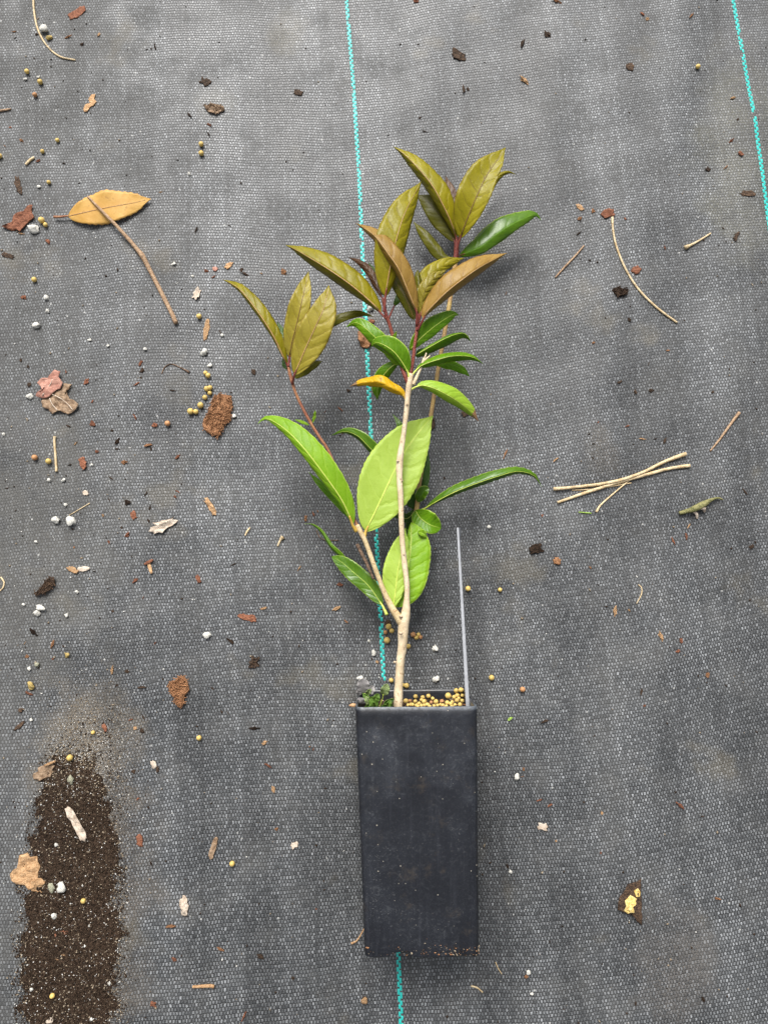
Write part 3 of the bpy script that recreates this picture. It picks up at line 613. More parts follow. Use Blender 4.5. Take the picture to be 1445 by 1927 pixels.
LF([(582, 800, 45), (568, 794, 46), (555, 789, 46)], 3, 3, 'lime_mid', None, hl=0, hr=0, n=12, m=2)
LF([(588, 796, 46), (592, 783, 48), (593, 771, 50)], 3, 3, 'lime_mid', None, hl=0, hr=0, n=12, m=2)
# lower left fork
LF([(664, 989, 45), (658, 972, 48), (642, 939, 52), (609, 892, 56), (577, 850, 57), (545, 815, 54), (515, 793, 49), (498, 788, 46), (485, 798, 43)], 11, 31, 'lime_mid', 'petiole_lime', 2.6, 'petiole_orange', 6.5, (671, 1000, 43), hl=-3, hr=-1, serr=1.0)
LF([(660, 976, 36), (630, 937, 37), (605, 912, 38), (590, 897, 37), (581, 888, 35)], 9, 7, 'green', None, hl=-1, hr=-3)
LF([(688, 1001, 42), (693, 990, 43), (714, 947, 43), (746, 880, 41), (769, 840, 40), (791, 810, 39), (815, 782, 37)], 57, 50, 'lime', 'petiole_lime', 3.0, 'petiole_orange', 6.5, (684, 1016, 42.5), hl=2, hr=1, serr=1.5, n=44, m=7)
LF([(780, 930, 17), (735, 882, 22), (695, 842, 26), (674, 821, 26), (650, 812, 24), (622, 820, 20)], 5, 16, 'green_deep', 'petiole_lime', 1.6, None, hr=1)
LF([(780, 930, 14), (766, 860, 18), (752, 800, 20), (738, 778, 18)], 11, 11, 'green_deep', None, hl=0, hr=0)
LF([(739, 1146, 38), (743, 1122, 38), (748, 1080, 37), (755, 1039, 35), (763, 993, 32)], 28, 19, 'lime', 'petiole_lime', 2.6, 'petiole_lime', 5, (741, 1152, 39), hl=1, hr=0, serr=0.8)
LF([(744, 1143, 34), (758, 1110, 33), (768, 1064, 31), (773, 1022, 29), (774, 982, 27)], 10, 40, 'lime_mid', 'petiole_lime', 2.6, 'petiole_lime', 4.5, (742, 1150, 37), hl=-2, hr=0, blunt=0.35, serr=0.8)
LF([(720, 1140, 33), (694, 1103, 31), (664, 1076, 29), (643, 1058, 27), (624, 1047, 24)], 17, 17, 'green_deep', 'petiole_lime', 1.2, 'petiole_lime', 5, (728, 1157, 36), hl=0, hr=1, blunt=0.1, serr=0.8)
LF([(690, 1100, 20), (643, 1047, 20), (622, 1026, 20), (606, 1001, 18), (588, 987, 16), (573, 986, 14)], 4, 5, 'green', None, hl=-4, hr=0)
# whorl half way up the back branch
LF([(799, 957, 20), (824, 942, 24), (855, 926, 27), (896, 910, 29), (938, 896, 30), (975, 887, 28), (1004, 895, 24), (1019, 916, 19)], 15, 5, 'green_deep', 'petiole_lime', 1.6, 'petiole_lime', 4, (787, 962, 19), hl=-3, serr=1.2, n=40)
LF([(786, 945, 22), (791, 935, 25), (798, 925, 27), (807, 918, 27)], 11, 9, 'green_deep', None, hl=3, hr=1, blunt=0.2)
LF([(781, 960, 21), (792, 976, 24), (810, 988, 26), (830, 994, 24)], 22, 17, 'green', 'petiole_lime', 1.6, None, hl=3, hr=1, blunt=0.6)
LF([(783, 957, 17), (766, 976, 19), (748, 969, 19), (728, 973, 17)], 8, 9, 'green_dark', 'petiole_lime', 1.4, None, hl=0, hr=1)
LF([(783, 960, 16), (772, 940, 17), (766, 918, 16), (764, 900, 15)], 12, 12, 'green_dark', None, hl=0, hr=0)
LF([(784, 970, 15), (774, 990, 16), (766, 1005, 15)], 10, 12, 'green_dark', None, hl=0, hr=0)
LF([(786, 948, 16), (798, 915, 18), (803, 880, 18), (805, 845, 16)], 6, 7, 'green_dark', None, hl=0, hr=0)
LF([(786, 1000, 29), (795, 1004, 31), (803, 1010, 30)], 7, 5, 'lime_mid', None, hl=1, hr=1, n=12, m=3)
stick(shrub, 'dead_shoot', [(703, 1090, 38, 5), (690, 1060, 37, 6), (680, 1040, 36, 7), (672, 1024, 35, 6)], 'twig_dark', n=20, bump=0.3)

# ------------------------------------------------------------ plant tag, weeds and pellets in the pot's mouth
def tag_stake():
    a, b = P(861, 993, 36), P(880, 1336, 38); d = b-a; vs = []; fs = []
    n = 16
    for i in range(n+1):
        t = i/n; w = 0.0006+0.0005*t; c = a+d*t; hh = 0.0055*min(1, (t/0.12))**0.5+0.0006
        hz = 0.0008*math.sin(t*2.4)
        for (sx, sz) in ((-1, 1), (1, 1), (1, -1), (-1, -1)):
            vs.append((c[0]+sx*w+(0.0016 if sz < 0 else 0), c[1], c[2]+hz-(0.0 if sz > 0 else 2*hh)))
    for i in range(n):
        for j in range(4): fs.append((i*4+j, i*4+(j+1) % 4, (i+1)*4+(j+1) % 4, (i+1)*4+j))
    fs += [(0, 1, 2, 3), (n*4+3, n*4+2, n*4+1, n*4)]
    o = mk('plant_tag', vs, fs, MAT['tag_plastic'], smooth=False)
    tag(o, 'thin white plastic plant tag standing edge-on in the black pot', 'plant tag')
tag_stake()

wb = P(705, 1332, 32); weed = empty('weed_seedling', wb)
tag(weed, 'small weed with grey and green round leaves growing in the pot mouth', 'weed')
W_ = lambda pts, wl, wr, m, **k: leaf(weed, pts, wl, wr, m, n=16, m=4, rib='rib_bronze' if False else None, hl=k.pop('hl', 1), hr=k.pop('hr', 1), blunt=k.pop('blunt', 0.6), **k)
W_([(684, 1304, 40), (683, 1292, 43), (684, 1277, 45)], 11, 12, 'weed_grey')
W_([(692, 1306, 38), (698, 1299, 40), (703, 1291, 40)], 6, 7, 'weed_grey')
W_([(682, 1331, 37), (679, 1322, 42), (675, 1313, 43)], 9, 10, 'weed_grey')
W_([(675, 1308, 34), (676, 1302, 36), (679, 1298, 36)], 5, 5, 'weed_grey')
W_([(697, 1322, 40), (690, 1313, 42), (682, 1304, 42)], 5, 5, 'weed_green', blunt=0)
W_([(720, 1309, 44), (724, 1300, 47), (729, 1287, 48)], 8, 8, 'weed_pale', blunt=0.2)
W_([(704, 1326, 42), (694, 1329, 44), (685, 1334, 44)], 6, 6, 'weed_green', blunt=0)
W_([(706, 1322, 40), (709, 1312, 42), (713, 1306, 42)], 6, 7, 'weed_green', blunt=0.1)
W_([(722, 1330, 40), (730, 1322, 42), (742, 1315, 42)], 5, 6, 'green_dark', blunt=0)
W_([(710, 1330, 40), (704, 1320, 41), (694, 1312, 40)], 6, 6, 'weed_green', blunt=0.1)
W_([(716, 1330, 40), (728, 1330, 42), (740, 1326, 42)], 5, 5, 'green_dark', blunt=0)
W_([(712, 1332, 42), (702, 1334, 45), (690, 1333, 46)], 5, 7, 'weed_green', blunt=0)
W_([(698, 1326, 43), (692, 1319, 46), (688, 1310, 46)], 5, 5, 'weed_pale', blunt=0.1)
W_([(706, 1332, 44), (700, 1324, 47), (697, 1315, 47)], 5, 5, 'weed_green', blunt=0.1)
W_([(726, 1332, 42), (732, 1325, 45), (735, 1317, 45)], 5, 4, 'weed_green', blunt=0.1)
W_([(690, 1308, 40), (694, 1302, 43), (698, 1297, 44)], 4, 4, 'weed_pale', blunt=0.1)
for pts in ([(714, 1332, 38, 2.6), (717, 1322, 41, 2.4), (720, 1314, 43, 2.2), (721, 1306, 45, 1.8)], [(700, 1330, 36, 2.2), (693, 1318, 39, 2), (686, 1304, 41, 1.6)], [(690, 1332, 36, 2), (686, 1327, 38, 1.8), (682, 1322, 40, 1.5)], [(712, 1332, 36, 2.2), (708, 1324, 39, 2)]):
    stick(weed, 'stalk', pts, 'petiole_lime', n=12, k=6, bump=0.05)
stick(weed, 'withered_leaf', [(672, 1330, 32, 7), (665, 1327, 33, 8), (657, 1328, 33, 3)], 'bark_tan', n=14, k=6, bump=0.6)

LAND = [(40, 415, 'large reddish bark flake'), (190, 390, 'fallen yellow leaf'), (300, 545, 'brown twig'), (108, 740, 'crumpled pink and brown leaf'), (410, 783, 'fibrous brown bark clump'), (338, 1300, 'triangular peaty clump'), (91, 1100, 'dark leaf litter clump'), (146, 25, 'red brown bark strip'), (95, 95, 'thin curved pale stem'), (168, 195, 'orange lobed scrap'), (405, 200, 'crumbly grit patch'), (862, 105, 'dark knobbly chip'), (562, 175, 'small brown chip by the teal thread'), (1185, 126, 'dark blunt pip'), (1395, 180, 'right teal thread'), (1408, 365, 'dark curled chip'), (1190, 510, 'long curved stalk'), (1150, 420, 'dark red chip'), (1071, 493, 'thin straight twig'), (1311, 455, 'tufted pale stalk'), (1170, 905, 'crossed straws'), (1362, 812, 'short reddish twig'), (1315, 955, 'dried olive shoot'), (1008, 1033, 'black peat lump'), (920, 900, 'long drooping green leaf'), (1187, 1695, 'yellow-crusted brown leaf'), (1203, 1118, 'hooked tendril'), (890, 1300, 'right rim of the pot'), (760, 1210, 'base of the pale stem'), (900, 1800, 'right base corner of the pot'), (685, 1780, 'left base corner of the pot'), (402, 1596, 'grey brown narrow leaf'), (348, 1704, 'pale curled husk'), (383, 1855, 'short tan stick'), (554, 1590, 'torn scrap left of the pot'), (1020, 1556, 'two-lobed scrap right of the pot'), (310, 989, 'torn tan leaf scrap'), (106, 855, 'short tan stalk'), (280, 1062, 'crossed tan splinters'), (149, 1072, 'touching orange and white flakes'), (332, 692, 'hooked brown tendril'), (389, 620, 'upright tan splinter'), (396, 953, 'twisted bark strip'), (466, 1162, 'reddish curled sliver'), (478, 1246, 'ragged brown clump'), (610, 1010, 'narrow curled leaf'), (560, 1400, 'bare mat left of the pot'), (690, 640, 'bark lump on the teal thread'), (620, 690, 'bronze leaf whorl'), (120, 980, 'two big white grains'), (264, 1582, 'pinkish red flake'), (50, 1640, 'large tan bark piece'), (120, 1720, 'dark middle of the soil spill'), (140, 1500, 'pale curved leaf in the soil'), (120, 1870, 'broad end of the soil spill'), (160, 1380, 'sandy head of the soil spill'), (431, 500, 'orange tan chip'), (36, 351, 'dark narrow chip'), (15, 481, 'small dark sliver')]
def near(what, x, y):
    d, t = min((math.hypot(x-a, y-b), t) for a, b, t in LAND)
    return what + ((' beside the ' if d < 60 else ' on the mat near the ')+t if d < 130 else ' on bare grey mat away from larger litter')
# shared small meshes
def blob_mesh(name, seed, amp, sub=2, freq=1.2, angular=0.0):
    import bmesh
    bm = bmesh.new(); bmesh.ops.create_icosphere(bm, subdivisions=sub, radius=1.0)
    for v in bm.verts:
        k = 1+amp*mnoise.noise(v.co*freq+Vector((seed*3.1, seed*1.7, seed)))
        if angular:
            k *= 1-angular*max(0, mnoise.noise(v.co*0.9+Vector((seed, 4, seed*2))))*1.5
        v.co = v.co*k
    me = bpy.data.meshes.new(name); bm.to_mesh(me); bm.free()
    me.polygons.foreach_set('use_smooth', [True]*len(me.polygons)); return me
PEL = [blob_mesh('pellet_shape', i, 0.10) for i in range(4)]
STO = [blob_mesh('stone_shape', i+10, 0.75, 2, 1.1, 0.8) for i in range(7)]
CRU = [blob_mesh('crumb_shape', i+30, 1.3, 2, 2.1, 0.5) for i in range(8)]
for m_ in CRU: m_.polygons.foreach_set('use_smooth', [False]*len(m_.polygons))
MV = {}
def inst(name, me, mat, loc, sc, rot):
    key = (me.name, mat)
    if key not in MV: m2 = me.copy(); m2.materials.append(MAT[mat]); MV[key] = m2
    o = bpy.data.objects.new(name, MV[key]); COL.objects.link(o); o.location = loc; o.scale = sc; o.rotation_euler = rot; WORLD_AT[o.name] = np.asarray(loc); return o
def rot3(): return (rng.uniform(0, 6), rng.uniform(0, 6), rng.uniform(0, 6))

MOUTH = [(595, 285, 24), (632, 285, 17), (640, 318, 18), (683, 245, 22), (680, 288, 18), (748, 252, 21), (760, 290, 24), (715, 310, 20), (735, 328, 18), (800, 240, 22), (838, 262, 18), (790, 320, 22), (825, 298, 17), (868, 292, 24), (922, 290, 22), (882, 325, 16), (930, 325, 18), (970, 302, 23), (1002, 310, 18), (978, 238, 30), (1014, 296, 18), (1050, 190, 23), (1095, 185, 24), (1060, 235, 22), (1058, 280, 23), (1105, 235, 18), (1105, 282, 19), (1032, 250, 20), (1085, 318, 20), (1040, 322, 18), (690, 325, 18), (655, 318, 17), (850, 330, 16), (908, 318, 15), (615, 322, 16), (760, 325, 17), (705, 338, 18), (960, 335, 18), (1010, 338, 18), (810, 338, 18), (1075, 262, 18), (735, 275, 16)]
for i, (X, Y, r_) in enumerate(MOUTH):
    px, py = 640+X/4.817, 1260+Y/4.817; d = ray(px, py)
    r = r_/4.817*0.00034
    yt = None; z = 0.02
    for _ in range(6):
        hz = z/0.07; yt = lowY*(1-hz)+((TL[1]+TR[1])/2)*hz - SOIL_D + r*0.75
        t = yt/d[1]; z = CAM_H+d[2]*t
    if z < r+0.0018:                       # rests on the pot's lower wall, in front of the mix
        z = r+0.0018; t = (z-CAM_H)/d[2]; yt = d[1]*t
    o = inst('fertiliser_pellet', PEL[i % 4], 'pellet_brown' if i in (1, 14, 12) else 'pellet', (d[0]*t, yt, z), (r, r, r), rot3())
    tag(o, 'round yellow fertiliser pellet lying inside the mouth of the black pot', 'pellet', 'fertiliser pellets in the pot mouth')

LOOSE = [(78, 157, 5), (53, 137, 4.5), (82, 287, 4), (110, 266, 4), (380, 274, 5), (380, 291, 5), (2, 296, 5), (81, 417, 6), (88, 425, 4.5), (67, 528, 5), (94, 345, 4), (376, 597, 5), (388, 703, 4.2), (393, 708, 5), (390, 733, 5.2), (396.5, 731, 4.8), (396, 741, 4.2), (387, 749, 4.8), (379, 764, 6), (360, 775.5, 6), (370, 776, 5), (94, 869, 5.5), (376, 1388, 5), (438, 1624, 5.2), (134, 1425, 6), (159, 1694, 5), (101, 1872, 5), (177, 1378, 4), (880, 1108, 5.2), (940, 1110, 4.2), (924, 1275, 5.4), (1311, 128, 4.5), (731, 1179, 5.6), (737, 1187, 4.8), (728, 1205, 6.2), (768, 1216, 4.8), (783, 1200, 4.2), (787, 1194, 4), (736, 1280, 4.6), (765, 1290, 5), (758, 1289, 4)]
LOOSE_B = [(317, 798, 5.5), (68, 862, 5.5), (982, 1297, 5.2), (725, 1190, 4), (777, 1194, 5.2), (791, 1199, 4), (68, 181, 4.5), (761, 1227, 4)]
for i, (x, y, r_) in enumerate(LOOSE+LOOSE_B):
    g = G(x, y); r = r_*mpp(y); br = i >= len(LOOSE)
    o = inst('fertiliser_pellet', PEL[i % 4], 'pellet_brown' if br else 'pellet', (g[0], g[1], g[2]+r*0.92), (r, r, r), rot3())
    if br: tag(o, near('round brownish fertiliser pellet', x, y), 'pellet', 'brown pellets loose on the mat')
    else: tag(o, near('round yellow fertiliser pellet', x, y), 'pellet', 'yellow pellets loose on the mat')
    if br and i % 2: pass

PERL = [(85, 56, 8, 8), (65, 431, 13, 8), (91, 586, 4.5, 4.5), (89, 561, 5, 5), (73, 613, 9, 6), (385, 664, 7.5, 7), (396, 688, 5, 4), (441, 783, 4, 4), (57, 746, 8, 5.5), (107, 979, 10, 7), (136, 981, 9, 10), (95, 904, 4, 4), (121, 904, 4, 4), (127, 1158, 4, 4), (78, 1143, 9, 5), (71, 1153, 7.5, 6), (146, 1114, 5, 3.5), (391, 1195, 8, 7), (47, 1138, 4, 3), (49, 150, 4, 3), (74, 146, 3.5, 3.5), (118, 1667, 8.5, 9), (103, 1722, 6, 5.5), (169, 1742, 3, 3), (108, 1589, 4, 4), (973, 1462, 6, 8), (820, 1278, 6, 7), (819, 1220, 6, 6), (703, 1228, 4, 6), (694, 1206, 3, 3), (960, 1640, 4, 4), (994, 1829, 5, 5), (921, 992, 5, 4), (697, 581, 6.5, 6.5), (328, 497, 5, 3), (274, 657, 3.5, 3), (363, 520, 3.5, 2.5), (357, 328, 3.5, 4), (75, 352, 4, 3), (420, 632, 4, 3.5), (678, 1276, 6, 5), (57, 1258, 4, 4), (60, 1354, 3, 3), (8, 817, 4, 3), (174, 875, 3.5, 3), (125, 950, 3.5, 3.5), (70, 1020, 4, 2.5), (1000, 1870, 3, 3), (170, 640, 4, 2.5), (204, 651, 3, 2.5), (157, 1665, 3, 3), (207, 1850, 4, 4), (61, 1861, 3.5, 3.5), (175, 1917, 4, 4), (160, 1780, 4, 3)]
for i, (x, y, a, b) in enumerate(PERL):
    g = G(x, y); k = mpp(y); hgt = min(a, b)*0.75*k
    o = inst('perlite_grain', STO[i % 7], 'perlite', (g[0], g[1], g[2]+hgt*0.7), (a*k, b*k, hgt), (0, 0, rng.uniform(-.4, .4)))
    tag(o, near('small white perlite grain', x, y), 'perlite', 'white perlite grains on the mat')
for i, (x, y, a, b, m_, lab) in enumerate([(135, 1467, 7.5, 9, 'stone_grey', 'grey green pebble in the spilled soil below the yellow pellet'), (99, 1669, 6, 10, 'stone_grey', 'grey green pebble beside a white grain in the spilled soil'), (73, 1250, 5.5, 5, 'stone_grey', 'small grey stone on the mat above the dusty soil edge'), (60, 1290, 6.5, 9, 'yellow_crust', 'oblong cream stone on the dusty mat near the soil spill'), (128, 1232, 5, 5, 'yellow_crust', 'square cream stone on the mat beside a brown crumb'), (685, 1882, 6.5, 6, 'bark_tan', 'round tan seed on the mat beside the teal thread below the pot'), (93, 73, 5.5, 6, 'yellow_crust', 'cream chip beside the pale stem and white grain')]):
    g = G(x, y); k = mpp(y); hgt = min(a, b)*0.7*k
    tag(inst('pebble', STO[(i+2) % 7], m_, (g[0], g[1], g[2]+hgt*0.7), (a*k, b*k, hgt), (0, 0, 0.3*i)), lab, 'pebble')

# ------------------------------------------------------------ flakes, chips, dead leaves
def flake_v(px, py, w, h, rotd, seed, curl=0.6, thick=0.9, jag=0.28, n=18, pts=None, lift=0.3):
    """irregular chip: outline ring, inner ring and centre, crumpled top, thickness below. sizes in px, curl/thick in mm"""
    r = random.Random(seed); k = mpp(py); g = G(px, py); a0 = R(rotd)
    if pts is None:
        ring = []
        for i in range(n):
            a = 2*math.pi*i/n; rad = 1+jag*(r.random()-0.5)*2
            ca, sa = math.cos(a), math.sin(a); e = 0.75
            ring.append((w*0.5*math.copysign(abs(ca)**e, ca)*rad, h*0.5*math.copysign(abs(sa)**e, sa)*rad))
        cx = cy = 0
        ca, sa = math.cos(a0), math.sin(a0); ring = [(x*ca+y*sa, -x*sa+y*ca) for x, y in ring]   # image y runs down
    else:
        ring = [(x-px, y-py) for x, y in pts]; n = len(ring)
        cx = sum(q[0] for q in ring)/n; cy = sum(q[1] for q in ring)/n
    top = []
    big = max(max(abs(x-cx), abs(y-cy)) for x, y in ring) > 13; RF = (1.0, 0.66, 0.33)
    if big:
        r3 = []
        for i in range(n):
            a, b = ring[i], ring[(i+1) % n]; d_ = math.hypot(b[0]-a[0], b[1]-a[1])*0.10
            r3 += [a, ((a[0]+b[0])/2+r.uniform(-d_, d_), (a[1]+b[1])/2+r.uniform(-d_, d_))]
        ring = r3; n = len(ring); RF = (1.0, 0.86, 0.72, 0.58, 0.44, 0.3, 0.15)
    nr = len(RF)
    for f in RF:
        for x, y in ring: top.append((cx+(x-cx)*f, cy+(y-cy)*f, f))
    top.append((cx, cy, 0.0))
    vs = []
    for low in (0, 1):
        for x, y, f in top:
            X = g[0]+x*k; Y = g[1]-y*k*1.0
            z = float(matz(X, Y)) + (lift + curl*(0.5+0.75*mnoise.noise(Vector((x*0.09+seed, y*0.09, seed*1.3)))+(0.45*mnoise.noise(Vector((x*0.23, y*0.23+seed, 0.7))) if big else 0)) + curl*0.6*f*f*max(0, mnoise.noise(Vector((x*0.05-seed, y*0.05, 2.0))+Vector((0.3, 0, 0)))))*0.001
            if low: z = max(z-thick*0.001, float(matz(X, Y))+0.0001) if f < 1 else z-thick*0.0005
            vs.append((X, Y, z + (0.00005 if not low else 0)))
    m = len(top); fs = []
    for low in (0, 1):
        o = low*m; flip = low
        F = []
        for q in range(nr-1):
            for i in range(n): F.append((o+q*n+i, o+(q+1)*n+i, o+(q+1)*n+(i+1) % n, o+q*n+(i+1) % n))
        for i in range(n): F.append((o+(nr-1)*n+i, o+m-1, o+(nr-1)*n+(i+1) % n))
        fs += [f[::-1] for f in F] if flip else F
    for i in range(n): fs.append((i, (i+1) % n, m+(i+1) % n, m+i))
    return vs, fs
def flake(name, px, py, w, h, rotd, mat, label, cat, group=None, seed=None, **kw):
    v, f = flake_v(px, py, w, h, rotd, seed if seed is not None else int(px*7+py) % 997, **kw)
    o = mk(name, v, f, MAT[mat]); return tag(o, label, cat, group)
def gstick(name, pts, mat, label, cat, group=None, bump=0.12, k=8, n=None, lift=0.0, knots=()):
    """twig lying on the mat: (px,py,width px[,extra height mm])"""
    a = []
    for q in pts:
        g = G(q[0], q[1]); kk = mpp(q[1]); r = q[2]*0.5*kk; a.append([g[0], g[1], g[2]+r*0.9+(q[3] if len(q) > 3 else lift)*0.001, r])
    v, f = tube(np.array(a), n or max(12, 8*len(pts)), k, bump, rng.randrange(99))
    o = mk(name, v, f, MAT[mat]); return tag(o, label, cat, group)

# fallen yellow leaf and the twig across it
fl = leaf_mesh([(128, 407, 2.0), (150, 402, 3.0), (185, 394, 4.0), (222, 387, 4.2), (255, 381, 3.4), (285, 374, 3.0)], 32, 29, hl=1.6, hr=-1.6, n=30, m=6, serr=2.2, wave=1.0, seed=5)
fo = mk('fallen_leaf', fl[0], fl[1], MAT['fallen'], uv=fl[2]); md = fo.modifiers.new('thickness', 'SOLIDIFY'); md.thickness = 0.0003; md.offset = -1
tag(fo, 'fallen orange yellow leaf under a thin brown twig', 'leaf')
tv, tf = tube(np.column_stack([fl[3][:-2]+np.array([0, 0, 0.0001]), np.linspace(1.6, 0.5, 28)*0.5*fl[4][:-2]]), 20, 6); mk('midrib', tv, tf, MAT['bark_tan'], parent=fo)
q = [(102, 408, 4.5), (114, 408, 4), (130, 406, 3)]
tv, tf = tube(np.array([[*P(x, y, 1.8), w*0.5*mpp(y)] for x, y, w in q]), 12, 8); mk('petiole', tv, tf, MAT['stem_redbrown'], parent=fo)
gstick('twig', [(171, 377, 4, 4.4), (200, 407, 5.5, 4.6), (235, 443, 7, 3.0), (262, 474, 8, 1.2), (270, 484, 10.5, 0.6), (280, 503, 8.5), (305, 552, 8.5), (325, 592, 8.5), (333, 610, 9)], 'twig', 'straight brown twig with a knot, one end lying on the fallen yellow leaf', 'twig', n=70, k=10)
# dead lobed leaf in two tones
ml = empty('dead_leaf', G(105, 740)); tag(ml, 'crumpled dead lobed leaf, half pink and half brown, beside a white grain', 'dead leaf')
pink = [(70, 747), (72, 742), (84, 737), (80, 729), (71, 721), (79, 713), (92, 712), (97, 705), (105, 697), (115, 700), (112, 710), (121, 722), (117, 733), (104, 741), (96, 749), (82, 751)]
brown = [(81, 757), (84, 742), (100, 740), (118, 732), (122, 722), (138, 724), (128, 732), (134, 752), (152, 763), (148, 773), (134, 783), (124, 779), (116, 776), (104, 782), (96, 772), (84, 768)]
for pts, m_, lf, nm in ((brown, 'dead_brown', 0.5, 'leaf_lobe'), (pink, 'dead_pink', 2.0, 'leaf_lobe')):
    v, f = flake_v(105, 745, 0, 0, 0, 11, curl=2.2, thick=0.4, pts=pts, lift=lf); mk(nm, v, f, MAT[m_], parent=ml)
for pts in ([(103, 745), (118, 752), (132, 763), (142, 775)], [(98, 752), (102, 762), (113, 775)], [(84, 747), (98, 728), (104, 716)]):
    a = np.array([[*(G(x, y)+np.array([0, 0, 0.0034])), 0.00028] for x, y in pts]); v, f = tube(a, 10, 5); mk('leaf_vein', v, f, MAT['dead_pale'], parent=ml)
# crumpled leaf with yellow crust
yl = empty('dead_leaf', G(1187, 1695)); tag(yl, 'crumpled dark brown leaf with yellow crusty patches', 'dead leaf')
v, f = flake_v(1187, 1695, 0, 0, 0, 21, curl=2.6, thick=0.6, lift=0.8, pts=[(1163, 1690), (1170, 1680), (1180, 1665), (1192, 1661), (1207, 1654), (1205, 1670), (1205, 1690), (1203, 1710), (1202, 1735), (1194, 1730), (1186, 1718), (1172, 1714), (1160, 1710)]); mk('leaf_blade', v, f, MAT['bark_dark'], parent=yl)
for pts, s_ in (([(1173, 1692), (1184, 1683), (1195, 1688), (1193, 1697), (1186, 1702), (1188, 1712), (1178, 1715), (1170, 1711), (1174, 1702)], 3), ([(1191, 1675), (1198, 1670), (1203, 1677), (1201, 1685), (1193, 1685)], 5)):
    v, f = flake_v(1185, 1695, 0, 0, 0, 21, curl=2.6, thick=0.5, lift=1.5, pts=pts); mk('crust_patch', v, f, MAT['yellow_crust'], parent=yl)

